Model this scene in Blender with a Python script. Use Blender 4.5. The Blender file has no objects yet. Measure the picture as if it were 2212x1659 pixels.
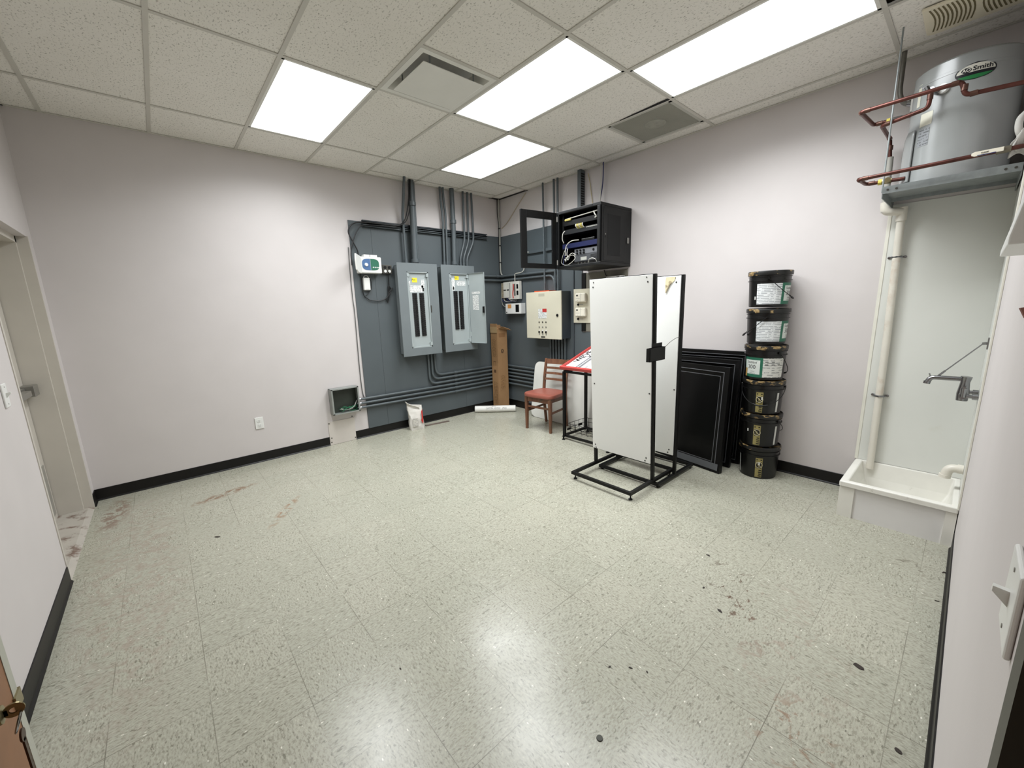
import bpy, bmesh, math, random
from mathutils import Vector, Matrix
random.seed(7)
SC = bpy.context.scene
COL = SC.collection
HC = 3.0625                      # ceiling height
XW, YW = -4.64, -4.88            # left wall plane, front (near) wall plane

# ------------------------------------------------------------ camera, world, exposure
cam_d = bpy.data.cameras.new('camera')
cam = bpy.data.objects.new('camera', cam_d); COL.objects.link(cam); SC.camera = cam
cam_d.sensor_fit = 'HORIZONTAL'; cam_d.sensor_width = 36.0
cam_d.lens = 863.42 / 2212 * 36.0
cam_d.clip_start = 0.02
_y, _p, _r = math.radians(41.0347), math.radians(-10.9924), math.radians(-1.8108)
_f = Vector((math.sin(_y)*math.cos(_p), math.cos(_y)*math.cos(_p), math.sin(_p)))
_rt = Vector((math.cos(_y), -math.sin(_y), 0)); _up = _rt.cross(_f)
_r2 = math.cos(_r)*_rt + math.sin(_r)*_up; _u2 = -math.sin(_r)*_rt + math.cos(_r)*_up
cam.matrix_world = Matrix(((_r2.x, _u2.x, -_f.x, -4.0246), (_r2.y, _u2.y, -_f.y, -4.7891),
                           (_r2.z, _u2.z, -_f.z, 1.5338), (0, 0, 0, 1)))
world = bpy.data.worlds.new('world'); SC.world = world; world.use_nodes = True
world.node_tree.nodes['Background'].inputs[0].default_value = (0.02, 0.02, 0.02, 1)
world.node_tree.nodes['Background'].inputs[1].default_value = 0.3
SC.view_settings.view_transform = 'Standard'; SC.view_settings.look = 'None'
SC.view_settings.gamma = 1.0; SC.view_settings.use_curve_mapping = False
SC.view_settings.exposure = 1.52
PANEL_LIGHT = 1.5                # glow of the ceiling light diffusers
TROFFER_WATTS = 11.5             # lamp inside each troffer

# ------------------------------------------------------------ materials
def lin(c):
    def f(v):
        v /= 255.0
        return v/12.92 if v <= 0.04045 else ((v+0.055)/1.055)**2.4
    return (f(c[0]), f(c[1]), f(c[2]), 1.0)

def nd(nt, typ, ins=None, **at):
    n = nt.nodes.new(typ)
    for k, v in at.items(): setattr(n, k, v)
    for k, v in (ins or {}).items():
        s = n.inputs[k]
        if isinstance(v, bpy.types.NodeSocket): nt.links.new(v, s)
        elif isinstance(v, bpy.types.Node): nt.links.new(v.outputs[0], s)
        else: s.default_value = v
    return n
def math_(nt, op, a, b=0.0, c=None, clamp=False):
    n = nd(nt, 'ShaderNodeMath', {0: a, 1: b}, operation=op, use_clamp=clamp)
    if c is not None:
        if isinstance(c, (bpy.types.NodeSocket,)): nt.links.new(c, n.inputs[2])
        else: n.inputs[2].default_value = c
    return n.outputs[0]
def mix_(nt, fac, a, b):
    n = nt.nodes.new('ShaderNodeMix'); n.data_type = 'RGBA'
    for i, v in ((0, fac), (6, a), (7, b)):
        if isinstance(v, bpy.types.NodeSocket): nt.links.new(v, n.inputs[i])
        else: n.inputs[i].default_value = v
    return n.outputs[2]
def ramp_(nt, fac, lo, hi, a=0.0, b=1.0):
    n = nd(nt, 'ShaderNodeMapRange', {0: fac, 1: lo, 2: hi, 3: a, 4: b}); n.clamp = True
    return n.outputs[0]
MATS = {}
def base(name):
    m = bpy.data.materials.new(name); m.use_nodes = True
    nt = m.node_tree
    return m, nt, nt.nodes['Principled BSDF']
def mat(name, col, rough=0.5, metal=0.0, var=0.06, vs=6.0, bump=0.0, bs=60.0, spec=0.5, dirt=None, ds=4.0, dlo=0.58, dhi=0.7):
    """Principled material with procedural tone variation, optional bump and blotches."""
    if name in MATS: return MATS[name]
    m, nt, b = base(name)
    tc = nd(nt, 'ShaderNodeTexCoord').outputs['Object']
    nz = nd(nt, 'ShaderNodeTexNoise', {'Vector': tc, 'Scale': vs, 'Detail': 4.0}).outputs[0]
    c = lin(col)
    lo = tuple(v*(1-var) for v in c[:3])+(1,); hi = tuple(min(1, v*(1+var)) for v in c[:3])+(1,)
    out = mix_(nt, ramp_(nt, nz, 0.3, 0.7), lo, hi)
    if dirt is not None:
        n2 = nd(nt, 'ShaderNodeTexNoise', {'Vector': tc, 'Scale': ds, 'Detail': 7.0, 'Roughness': 0.65}).outputs[0]
        out = mix_(nt, ramp_(nt, n2, dlo, dhi), out, lin(dirt))
    nt.links.new(out, b.inputs['Base Color'])
    b.inputs['Roughness'].default_value = rough; b.inputs['Metallic'].default_value = metal
    b.inputs['Specular IOR Level'].default_value = spec
    if bump:
        n3 = nd(nt, 'ShaderNodeTexNoise', {'Vector': tc, 'Scale': bs, 'Detail': 3.0}).outputs[0]
        bp = nd(nt, 'ShaderNodeBump', {'Height': n3, 'Strength': bump, 'Distance': 0.004})
        nt.links.new(bp.outputs[0], b.inputs['Normal'])
    MATS[name] = m
    return m
def glass_mat():
    m, nt, b = base('glass')
    b.inputs['Base Color'].default_value = (0.8, 0.83, 0.85, 1); b.inputs['Roughness'].default_value = 0.02
    b.inputs['Transmission Weight'].default_value = 1.0; b.inputs['IOR'].default_value = 1.06
    return m
def emit_mat(name, col, s):
    m = bpy.data.materials.new(name); m.use_nodes = True; nt = m.node_tree
    nt.nodes.remove(nt.nodes['Principled BSDF'])
    e = nd(nt, 'ShaderNodeEmission', {0: col, 1: s})
    nt.links.new(e.outputs[0], nt.nodes['Material Output'].inputs[0])
    return m
def print_mat(name, paper, ink, period=0.011, axis=2, duty=0.42, breakup=70.0, thr=0.45):
    """Paper with rows of unreadable small print across it."""
    if name in MATS: return MATS[name]
    m, nt, b = base(name)
    tc = nd(nt, 'ShaderNodeTexCoord').outputs['Object']
    sp = nd(nt, 'ShaderNodeSeparateXYZ', {0: tc})
    f = math_(nt, 'FRACT', math_(nt, 'DIVIDE', sp.outputs[axis], period))
    row = math_(nt, 'LESS_THAN', f, duty)
    nz = nd(nt, 'ShaderNodeTexNoise', {'Vector': tc, 'Scale': breakup, 'Detail': 2.0}).outputs[0]
    k = math_(nt, 'MULTIPLY', row, ramp_(nt, nz, thr, thr+0.05))
    nt.links.new(mix_(nt, k, lin(paper), lin(ink)), b.inputs['Base Color'])
    b.inputs['Roughness'].default_value = 0.5
    MATS[name] = m
    return m

def floor_mat():
    m, nt, b = base('vinyl_tile')
    tc = nd(nt, 'ShaderNodeTexCoord').outputs['Object']
    sp = nd(nt, 'ShaderNodeSeparateXYZ', {0: tc}); X, Y = sp.outputs[0], sp.outputs[1]
    T = 0.3048
    u = math_(nt, 'DIVIDE', math_(nt, 'SUBTRACT', X, -3.1736), T); v = math_(nt, 'DIVIDE', math_(nt, 'SUBTRACT', Y, -3.5514), T)
    iu, iv = math_(nt, 'FLOOR', u), math_(nt, 'FLOOR', v)
    fu, fv = math_(nt, 'FRACT', u), math_(nt, 'FRACT', v)
    par = math_(nt, 'ABSOLUTE', math_(nt, 'MODULO', math_(nt, 'ADD', iu, iv), 2.0))
    # quarter-turned tiles: the streaks of the chips change direction from tile to tile
    def lerp(a, c, t): return math_(nt, 'ADD', a, math_(nt, 'MULTIPLY', math_(nt, 'SUBTRACT', c, a), t))
    px, py = lerp(X, Y, par), lerp(Y, X, par)
    rnd = nd(nt, 'ShaderNodeTexWhiteNoise', {'Vector': nd(nt, 'ShaderNodeCombineXYZ', {0: iu, 1: iv}).outputs[0]}, noise_dimensions='2D')
    off = math_(nt, 'MULTIPLY', rnd.outputs[0], 17.0)
    vec = nd(nt, 'ShaderNodeCombineXYZ', {0: math_(nt, 'MULTIPLY', px, 0.45), 1: py, 2: off}).outputs[0]
    n1 = nd(nt, 'ShaderNodeTexNoise', {'Vector': vec, 'Scale': 150.0, 'Detail': 3.0, 'Roughness': 0.6}).outputs[0]
    n2 = nd(nt, 'ShaderNodeTexNoise', {'Vector': vec, 'Scale': 100.0, 'Detail': 2.0, 'Roughness': 0.5, 'Distortion': 0.4}).outputs[0]
    n3 = nd(nt, 'ShaderNodeTexVoronoi', {'Vector': vec, 'Scale': 70.0, 'Randomness': 1.0})
    basec = mix_(nt, math_(nt, 'MULTIPLY', rnd.outputs[0], 1.0), lin((167, 166, 151)), lin((172, 170, 155)))
    c = mix_(nt, ramp_(nt, n1, 0.50, 0.62, 0.0, 0.8), basec, lin((143, 141, 126)))
    c = mix_(nt, ramp_(nt, n2, 0.61, 0.69, 0.0, 0.85), c, lin((120, 118, 104)))
    c = mix_(nt, ramp_(nt, n1, 0.40, 0.33, 0.0, 0.7), c, lin((190, 188, 172)))
    wf = math_(nt, 'MULTIPLY', ramp_(nt, n3.outputs['Distance'], 0.22, 0.10), math_(nt, 'GREATER_THAN', nd(nt, 'ShaderNodeSeparateColor', {0: n3.outputs['Color']}).outputs[0], 0.90))
    c = mix_(nt, wf, c, lin((228, 225, 212)))
    df = math_(nt, 'MULTIPLY', ramp_(nt, n3.outputs['Distance'], 0.22, 0.12), math_(nt, 'LESS_THAN', nd(nt, 'ShaderNodeSeparateColor', {0: n3.outputs['Color']}).outputs[1], 0.06))
    c = mix_(nt, df, c, lin((118, 115, 104)))
    # joints
    ju = math_(nt, 'MINIMUM', fu, math_(nt, 'SUBTRACT', 1.0, fu)); jv = math_(nt, 'MINIMUM', fv, math_(nt, 'SUBTRACT', 1.0, fv))
    j = math_(nt, 'MINIMUM', ju, jv)
    jn = nd(nt, 'ShaderNodeTexNoise', {'Vector': tc, 'Scale': 2.5, 'Detail': 2.0}).outputs[0]
    jm = math_(nt, 'MULTIPLY', ramp_(nt, j, 0.0058, 0.0028), ramp_(nt, jn, 0.40, 0.62, 0.08, 0.95))
    c = mix_(nt, jm, c, lin((112, 108, 96)))
    # dried scuffs and grime that keep their own outline
    sn = nd(nt, 'ShaderNodeTexNoise', {'Vector': tc, 'Scale': 13.0, 'Detail': 6.0, 'Roughness': 0.65, 'Distortion': 1.2}).outputs[0]
    def blob(x, y, rx, ry, rot, col, amt, lo=0.5, hi=0.58):
        nonlocal c
        dx, dy = math_(nt, 'SUBTRACT', X, x), math_(nt, 'SUBTRACT', Y, y)
        ca, sa = math.cos(rot), math.sin(rot)
        a = math_(nt, 'DIVIDE', math_(nt, 'ADD', math_(nt, 'MULTIPLY', dx, ca), math_(nt, 'MULTIPLY', dy, sa)), rx)
        d = math_(nt, 'DIVIDE', math_(nt, 'SUBTRACT', math_(nt, 'MULTIPLY', dy, ca), math_(nt, 'MULTIPLY', dx, sa)), ry)
        r = math_(nt, 'SQRT', math_(nt, 'ADD', math_(nt, 'MULTIPLY', a, a), math_(nt, 'MULTIPLY', d, d)))
        k = math_(nt, 'MULTIPLY', ramp_(nt, r, 1.0, 0.45), ramp_(nt, sn, lo, hi))
        c = mix_(nt, math_(nt, 'MULTIPLY', k, amt), c, lin(col))
    blob(-3.80, -0.66, 0.30, 0.07, 0.25, (126, 98, 76), 0.95, 0.46, 0.55)
    blob(-3.48, -1.38, 0.05, 0.30, -0.6, (140, 110, 84), 0.9, 0.47, 0.56)
    blob(-4.50, -0.45, 0.10, 0.45, -0.1, (124, 100, 84), 0.8, 0.48, 0.55)
    blob(-4.35, -1.60, 0.30, 1.60, 0.0, (150, 132, 120), 0.5, 0.46, 0.62)
    blob(-1.95, -4.15, 0.40, 0.16, 0.5, (84, 66, 52), 0.95, 0.575, 0.61)
    blob(-2.10, -4.40, 0.55, 0.30, 0.3, (150, 132, 118), 0.45, 0.54, 0.64)
    blob(-2.55, -4.55, 0.20, 0.16, 0.0, (134, 106, 84), 0.7, 0.56, 0.62)
    blob(-0.95, -4.72, 0.30, 0.12, 0.0, (98, 88, 74), 0.6, 0.57, 0.63)
    nt.links.new(c, b.inputs['Base Color'])
    rn = nd(nt, 'ShaderNodeTexNoise', {'Vector': tc, 'Scale': 5.0, 'Detail': 5.0}).outputs[0]
    nt.links.new(ramp_(nt, rn, 0.3, 0.7, 0.21, 0.29), b.inputs['Roughness'])
    b.inputs['Specular IOR Level'].default_value = 0.38
    bp = nd(nt, 'ShaderNodeBump', {'Height': math_(nt, 'SUBTRACT', n1, math_(nt, 'MULTIPLY', jm, 0.6)), 'Strength': 0.05, 'Distance': 0.002})
    nt.links.new(bp.outputs[0], b.inputs['Normal'])
    return m
def tile_mat():
    m, nt, b = base('fissured_ceiling_tile')
    tc = nd(nt, 'ShaderNodeTexCoord').outputs['Object']
    mp = nd(nt, 'ShaderNodeMapping', {'Vector': tc, 'Scale': (1.0, 0.55, 1.0)}).outputs[0]
    n1 = nd(nt, 'ShaderNodeTexNoise', {'Vector': mp, 'Scale': 115.0, 'Detail': 3.0, 'Roughness': 0.55, 'Distortion': 0.5}).outputs[0]
    n2 = nd(nt, 'ShaderNodeTexNoise', {'Vector': tc, 'Scale': 1.5, 'Detail': 2.0}).outputs[0]
    c = mix_(nt, ramp_(nt, n2, 0.3, 0.7), lin((230, 227, 219)), lin((237, 234, 227)))
    k = ramp_(nt, n1, 0.57, 0.68)
    c = mix_(nt, math_(nt, 'MULTIPLY', k, 0.62), c, lin((132, 127, 114)))
    nt.links.new(c, b.inputs['Base Color']); b.inputs['Roughness'].default_value = 0.9
    bp = nd(nt, 'ShaderNodeBump', {'Height': math_(nt, 'SUBTRACT', 1.0, k), 'Strength': 0.35, 'Distance': 0.003})
    nt.links.new(bp.outputs[0], b.inputs['Normal'])
    return m
def wood_mat(name, a, bcol, wear, sc=9.0):
    m, nt, b = base(name)
    tc = nd(nt, 'ShaderNodeTexCoord').outputs['Object']
    mp = nd(nt, 'ShaderNodeMapping', {'Vector': tc, 'Scale': (1.0, 1.0, 0.25)}).outputs[0]
    n1 = nd(nt, 'ShaderNodeTexNoise', {'Vector': mp, 'Scale': sc*5, 'Detail': 5.0, 'Roughness': 0.6}).outputs[0]
    c = mix_(nt, ramp_(nt, n1, 0.35, 0.65), lin(a), lin(bcol))
    n2 = nd(nt, 'ShaderNodeTexNoise', {'Vector': tc, 'Scale': sc, 'Detail': 6.0, 'Roughness': 0.7, 'Distortion': 0.8}).outputs[0]
    c = mix_(nt, ramp_(nt, n2, 0.56, 0.66, 0.0, 0.9), c, lin(wear))
    nt.links.new(c, b.inputs['Base Color']); b.inputs['Roughness'].default_value = 0.45
    return m

def drip_mat():
    m, nt, b = base('dried_adhesive_on_black')
    tc = nd(nt, 'ShaderNodeTexCoord').outputs['Object']
    mp = nd(nt, 'ShaderNodeMapping', {'Vector': tc, 'Scale': (1.0, 1.0, 2.2)}).outputs[0]
    oi = nd(nt, 'ShaderNodeObjectInfo')
    vv = nd(nt, 'ShaderNodeVectorMath', {0: mp, 1: nd(nt, 'ShaderNodeCombineXYZ', {0: math_(nt, 'MULTIPLY', oi.outputs['Random'], 9.0)}).outputs[0]}, operation='ADD').outputs[0]
    n = nd(nt, 'ShaderNodeTexNoise', {'Vector': vv, 'Scale': 12.0, 'Detail': 5.0, 'Roughness': 0.6}).outputs[0]
    k = ramp_(nt, n, 0.55, 0.58)
    n2 = nd(nt, 'ShaderNodeTexNoise', {'Vector': vv, 'Scale': 40.0, 'Detail': 3.0}).outputs[0]
    tan = mix_(nt, ramp_(nt, n2, 0.35, 0.65), lin((96, 74, 44)), lin((168, 144, 98)))
    nt.links.new(mix_(nt, k, lin((16, 16, 15)), tan), b.inputs['Base Color'])
    b.inputs['Roughness'].default_value = 0.4
    return m

WALL = mat('wall_paint', (205, 199, 197), 0.62, var=0.02, vs=3.0, bump=0.05, bs=220.0)
FLOOR = floor_mat(); TILE = tile_mat()
GRID = mat('ceiling_grid_paint', (199, 196, 187), 0.5, var=0.03)
GRIDW = mat('white_enamel', (226, 225, 218), 0.4, var=0.02)
BASEB = mat('black_cove_base', (15, 13, 12), 0.45, var=0.2, vs=9.0, spec=0.35)
BLUEGREY = mat('slate_grey_paint', (79, 86, 89), 0.55, var=0.05, vs=2.5, bump=0.08, bs=40.0)
COND = mat('painted_conduit', (82, 89, 92), 0.42, var=0.06, vs=12.0)
CONDD = mat('dark_painted_channel', (58, 64, 69), 0.5, var=0.08)
PANELG = mat('panel_grey_enamel', (112, 119, 121), 0.42, var=0.03)
DEADF = mat('pale_grey_steel', (160, 168, 168), 0.38, var=0.03, spec=0.6)
BREAK = mat('black_breaker', (20, 20, 21), 0.4, var=0.1)
BLACK = mat('black_plastic', (8, 8, 8), 0.4, var=0.12, spec=0.35)
BLACKM = mat('black_powder_coat', (7, 7, 7), 0.45, var=0.1, vs=20, spec=0.3)
CABM = mat('black_cabinet_steel', (13, 14, 14), 0.45, var=0.06, spec=0.35)
DARK = mat('dark_void', (6, 6, 6), 0.8)
WHITEP = mat('white_plastic', (226, 226, 222), 0.35, var=0.015)
CREAM = mat('cream_plastic', (232, 227, 210), 0.35, var=0.02)
BEIGE = mat('beige_enamel', (205, 200, 180), 0.4, var=0.015)
FOAM = mat('white_panel_board', (240, 240, 237), 0.4, var=0.012, vs=3.0)
FRP = mat('white_wall_panel_plastic', (218, 219, 213), 0.34, var=0.02, vs=3.0, bump=0.05, bs=150.0, dirt=(200, 196, 178), ds=2.2, dlo=0.66, dhi=0.9)
SINKM = mat('white_moulded_stone', (228, 226, 218), 0.38, var=0.03, vs=8.0, dirt=(168, 162, 146), ds=9.0, dlo=0.64, dhi=0.78)
PVC = mat('aged_white_pvc', (219, 214, 202), 0.35, var=0.03, dirt=(196, 178, 160), ds=5.0, dlo=0.56, dhi=0.75)
CHROME = mat('dull_chrome', (150, 150, 152), 0.25, metal=1.0, var=0.1)
GALV = mat('galvanised_steel', (140, 146, 146), 0.45, metal=0.3, var=0.12, vs=25)
COPPER = mat('tarnished_copper', (94, 55, 48), 0.38, metal=0.55, var=0.25, vs=14, dirt=(66, 42, 36), ds=16, dlo=0.55, dhi=0.72)
SOLDER = mat('soldered_joint', (96, 68, 58), 0.4, metal=0.6, var=0.2, vs=30)
TANK = mat('grey_tank_enamel', (150, 153, 152), 0.22, var=0.03, spec=0.8)
BRASS = mat('aged_brass', (150, 138, 104), 0.35, metal=0.8, var=0.15)
CARD = mat('cardboard', (158, 122, 84), 0.75, var=0.07, vs=8, bump=0.05, bs=90)
CARDI = mat('cardboard_print', (88, 62, 40), 0.7, var=0.1)
PAPERP = print_mat('printed_paper', (226, 227, 224), (120, 122, 124))
LABELP = print_mat('bucket_label_print', (220, 222, 222), (150, 154, 156), period=0.013, breakup=45.0, thr=0.42)
WRITE = mat('ink', (30, 30, 32), 0.6)
GREYINK = mat('faint_ink', (128, 128, 126), 0.6)
GREEN = mat('label_green', (36, 104, 80), 0.45, var=0.06)
GREENW = mat('green_wire', (40, 110, 76), 0.4)
GOLD = mat('gold_print', (158, 146, 92), 0.5, var=0.08)
YELLOW = mat('yellow_sticker', (232, 214, 52), 0.5)
RED = mat('red_vinyl', (188, 66, 62), 0.42, var=0.05)
REDL = mat('red_ink', (186, 52, 48), 0.5)
ORANGE = mat('orange_plastic', (214, 96, 58), 0.45)
ORANGEL = mat('orange_label', (206, 142, 76), 0.5)
BLUE = mat('blue_enamel', (20, 27, 66), 0.35, var=0.1)
BLUEL = mat('panel_blue', (70, 104, 148), 0.4)
GREYL = mat('panel_grey_print', (150, 150, 146), 0.4)
CABLEW = mat('white_cable', (198, 196, 186), 0.45)
CABLEG = mat('pale_grey_cable', (160, 160, 152), 0.45)
CABLEB = mat('black_cable', (22, 22, 23), 0.45)
CABLEN = mat('navy_cable', (40, 48, 96), 0.45)
SEATV = mat('dusty_red_vinyl', (148, 84, 70), 0.42, var=0.06, vs=9)
WOODC = wood_mat('worn_cherry_wood', (96, 60, 42), (120, 80, 56), (88, 72, 54), 8.0)
DOORW = mat('brown_door_face', (142, 98, 66), 0.5, var=0.07, vs=30.0, dirt=(160, 118, 86), ds=7.0, dlo=0.62, dhi=0.75)
DOORE = mat('pale_door_edge', (182, 182, 170), 0.4, var=0.04)
FRAMEP = mat('off_white_frame_paint', (196, 190, 180), 0.5, var=0.03, dirt=(150, 136, 122), ds=3.0, dlo=0.66, dhi=0.8)
DARKFR = mat('dark_bronze_frame', (64, 62, 55), 0.5, var=0.1)
SILVERED = mat('aluminium_edge', (128, 130, 134), 0.35, metal=0.6, var=0.05)
SCREEN = mat('black_gloss_panel', (5, 6, 6), 0.25, var=0.1, spec=0.25)
FLANGE = mat('satin_steel', (150, 148, 142), 0.35, metal=0.7, var=0.06)
BAGP = mat('white_paper_bag', (206, 202, 194), 0.6, var=0.06, vs=14, bump=0.25, bs=28)
RAG = mat('grey_white_cloth', (196, 194, 188), 0.8, var=0.12, vs=14)
VENTG = mat('dusty_grey_vent', (178, 177, 168), 0.6, var=0.05, vs=5)
FANP = mat('yellowed_plastic', (232, 225, 202), 0.45, var=0.04)
BUCK = mat('black_pail_plastic', (9, 9, 9), 0.32, var=0.15, vs=20, dirt=(52, 52, 50), ds=9.0, dlo=0.64, dhi=0.74)
DRIP = drip_mat()
GLASS = glass_mat()
LIGHTM = emit_mat('lit_diffuser', (0.93, 0.97, 1.0, 1), PANEL_LIGHT)

# ------------------------------------------------------------ mesh helpers
def BM(): return bmesh.new()
def box(bm, x0, x1, y0, y1, z0, z1, Mx=None):
    x0, x1 = min(x0, x1), max(x0, x1); y0, y1 = min(y0, y1), max(y0, y1); z0, z1 = min(z0, z1), max(z0, z1)
    co = [(x0, y0, z0), (x1, y0, z0), (x1, y1, z0), (x0, y1, z0), (x0, y0, z1), (x1, y0, z1), (x1, y1, z1), (x0, y1, z1)]
    vs = [bm.verts.new(Mx @ Vector(c) if Mx else c) for c in co]
    for f in ((3, 2, 1, 0), (4, 5, 6, 7), (0, 1, 5, 4), (1, 2, 6, 5), (2, 3, 7, 6), (3, 0, 4, 7)):
        bm.faces.new([vs[i] for i in f])
    return bm
def quad(bm, pts):
    bm.faces.new([bm.verts.new(p) for p in pts]); return bm
def tube(bm, pts, r, seg=10, caps=True, closed=False):
    pts = [Vector(p) for p in pts]
    n = len(pts); rr = r if isinstance(r, (list, tuple)) else [r]*n
    def tan(i):
        a = pts[(i-1) % n] if (closed or i > 0) else pts[i]
        b = pts[(i+1) % n] if (closed or i < n-1) else pts[i]
        t = b-a
        return t.normalized() if t.length > 1e-9 else Vector((0, 0, 1))
    t0 = tan(0); ref = Vector((0, 0, 1)) if abs(t0.z) < 0.9 else Vector((1, 0, 0))
    nrm = (ref - t0*ref.dot(t0)).normalized()
    rings = []
    for i in range(n):
        t = tan(i); nrm = nrm - t*nrm.dot(t)
        if nrm.length < 1e-6: nrm = t.orthogonal()
        nrm.normalize(); bi = t.cross(nrm)
        rings.append([bm.verts.new(pts[i] + rr[i]*(math.cos(2*math.pi*k/seg)*nrm + math.sin(2*math.pi*k/seg)*bi)) for k in range(seg)])
    for i in range(n if closed else n-1):
        a, b = rings[i], rings[(i+1) % n]
        for k in range(seg): bm.faces.new((a[k], a[(k+1) % seg], b[(k+1) % seg], b[k]))
    if caps and not closed:
        bm.faces.new(rings[0][::-1]); bm.faces.new(rings[-1])
    return bm
def rnd_path(pts, rad, n=6):
    """Round the corners of a polyline."""
    pts = [Vector(p) for p in pts]; out = [pts[0]]
    for i in range(1, len(pts)-1):
        a, b, c = pts[i-1], pts[i], pts[i+1]
        r = min(rad, (a-b).length*0.49, (c-b).length*0.49)
        p, q = b+(a-b).normalized()*r, b+(c-b).normalized()*r
        for k in range(n+1):
            t = k/n; out.append(p.lerp(b, t).lerp(b.lerp(q, t), t))
    out.append(pts[-1]); return out
def spline(pts, n=8):
    """Catmull-Rom through points."""
    P = [Vector(p) for p in pts]; P = [2*P[0]-P[1]]+P+[2*P[-1]-P[-2]]; out = []
    for i in range(1, len(P)-2):
        for k in range(n):
            t = k/n
            out.append(0.5*((2*P[i])+(-P[i-1]+P[i+1])*t+(2*P[i-1]-5*P[i]+4*P[i+1]-P[i+2])*t*t+(-P[i-1]+3*P[i]-3*P[i+1]+P[i+2])*t**3))
    out.append(P[-2]); return out
def lathe(bm, prof, c=(0, 0, 0), seg=32, Mx=None, a0=0.0, a1=2*math.pi):
    full = abs(a1-a0-2*math.pi) < 1e-6; m = seg if full else seg+1; rings = []
    for r, z in prof:
        ring = []
        for k in range(m):
            a = a0+(a1-a0)*k/seg; p = Vector((c[0]+r*math.cos(a), c[1]+r*math.sin(a), c[2]+z))
            ring.append(bm.verts.new(Mx @ p if Mx else p))
        rings.append(ring)
    for i in range(len(rings)-1):
        for k in range(m if full else m-1):
            q = (k+1) % m
            try: bm.faces.new((rings[i][k], rings[i][q], rings[i+1][q], rings[i+1][k]))
            except ValueError: pass
    return bm
def disc(bm, c, r, nrm, h=0.004, seg=20):
    c = Vector(c); nrm = Vector(nrm).normalized()
    return tube(bm, [c, c+nrm*h], r, seg)
def prism(bm, poly, off):
    """Extrude a planar polygon (3D points) along the vector off."""
    off = Vector(off); a = [bm.verts.new(Vector(p)) for p in poly]; b = [bm.verts.new(Vector(p)+off) for p in poly]
    n = len(poly); bm.faces.new(a[::-1]); bm.faces.new(b)
    for i in range(n): bm.faces.new((a[i], a[(i+1) % n], b[(i+1) % n], b[i]))
    return bm
def frame_xy(o, u, v, w, h, n=None):
    """Matrix mapping local (x,y,z) to o + x*u + y*v + z*n"""
    u, v = Vector(u).normalized(), Vector(v).normalized(); n = u.cross(v)
    return Matrix(((u.x, v.x, n.x, o[0]), (u.y, v.y, n.y, o[1]), (u.z, v.z, n.z, o[2]), (0, 0, 0, 1)))

def finish(o, parent):
    COL.objects.link(o)
    if parent is not None:
        o.parent = parent
        if parent.type == 'EMPTY': o.location = -Vector(parent.location)
    return o
def obj(name, bm, m, parent=None, smooth=False, bevel=0.0, seg=2, label=None):
    bmesh.ops.recalc_face_normals(bm, faces=bm.faces[:])
    me = bpy.data.meshes.new(name); bm.to_mesh(me); bm.free()
    me.materials.append(m)
    if smooth:
        for p in me.polygons: p.use_smooth = True
        try: me.set_sharp_from_angle(angle=math.radians(38))
        except Exception: pass
    o = bpy.data.objects.new(name, me)
    finish(o, parent)
    if bevel:
        md = o.modifiers.new('bevel', 'BEVEL'); md.width = bevel; md.segments = seg; md.limit_method = 'ANGLE'
    if label: o['label'] = label
    return o
def tag(o, label, cat, group=None):
    o['label'] = label; o['category'] = cat
    if group: o['group'] = group
    return o
def thing(name, label, cat, loc=(0, 0, 0), group=None):
    o = bpy.data.objects.new(name, None); COL.objects.link(o); o.empty_display_size = 0.1
    o.location = loc
    return tag(o, label, cat, group)
def struct(name, bm, m, parent=None, **k):
    o = obj(name, bm, m, parent, **k)
    if parent is None: o['kind'] = 'structure'
    return o
def sthing(name, loc=(0, 0, 0)):
    o = bpy.data.objects.new(name, None); COL.objects.link(o); o.location = loc; o['kind'] = 'structure'
    return o
def text(name, s, size, o, u, v, m, parent=None, ext=0.0006, align='CENTER', shear=0.0, sx=1.0, bold=0.0):
    cu = bpy.data.curves.new('txt', 'FONT'); cu.body = s; cu.size = size; cu.extrude = ext; cu.shear = shear; cu.offset = bold
    cu.align_x = align; cu.align_y = 'CENTER'; cu.resolution_u = 3
    t = bpy.data.objects.new('txt', cu); COL.objects.link(t)
    dg = bpy.context.evaluated_depsgraph_get(); dg.update()
    me = bpy.data.meshes.new_from_object(t.evaluated_get(dg))
    bpy.data.objects.remove(t); bpy.data.curves.remove(cu)
    M4 = frame_xy(o, u, v, 1, 1)
    me.transform(M4 @ Matrix.Diagonal((sx, 1, 1, 1))); me.materials.clear(); me.materials.append(m); me.name = name
    ob = bpy.data.objects.new(name, me)
    return finish(ob, parent)
def dup(root, loc, rz=0.0):
    """Copy a thing with its parts and sub-parts."""
    r = root.copy(); COL.objects.link(r); r.location = loc; r.rotation_euler = (0, 0, rz)
    for ch in list(root.children):
        c = ch.copy(); COL.objects.link(c); c.parent = r
        for g in list(ch.children):
            d = g.copy(); COL.objects.link(d); d.parent = c
    return r
Z = Vector((0, 0, 1))

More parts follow.
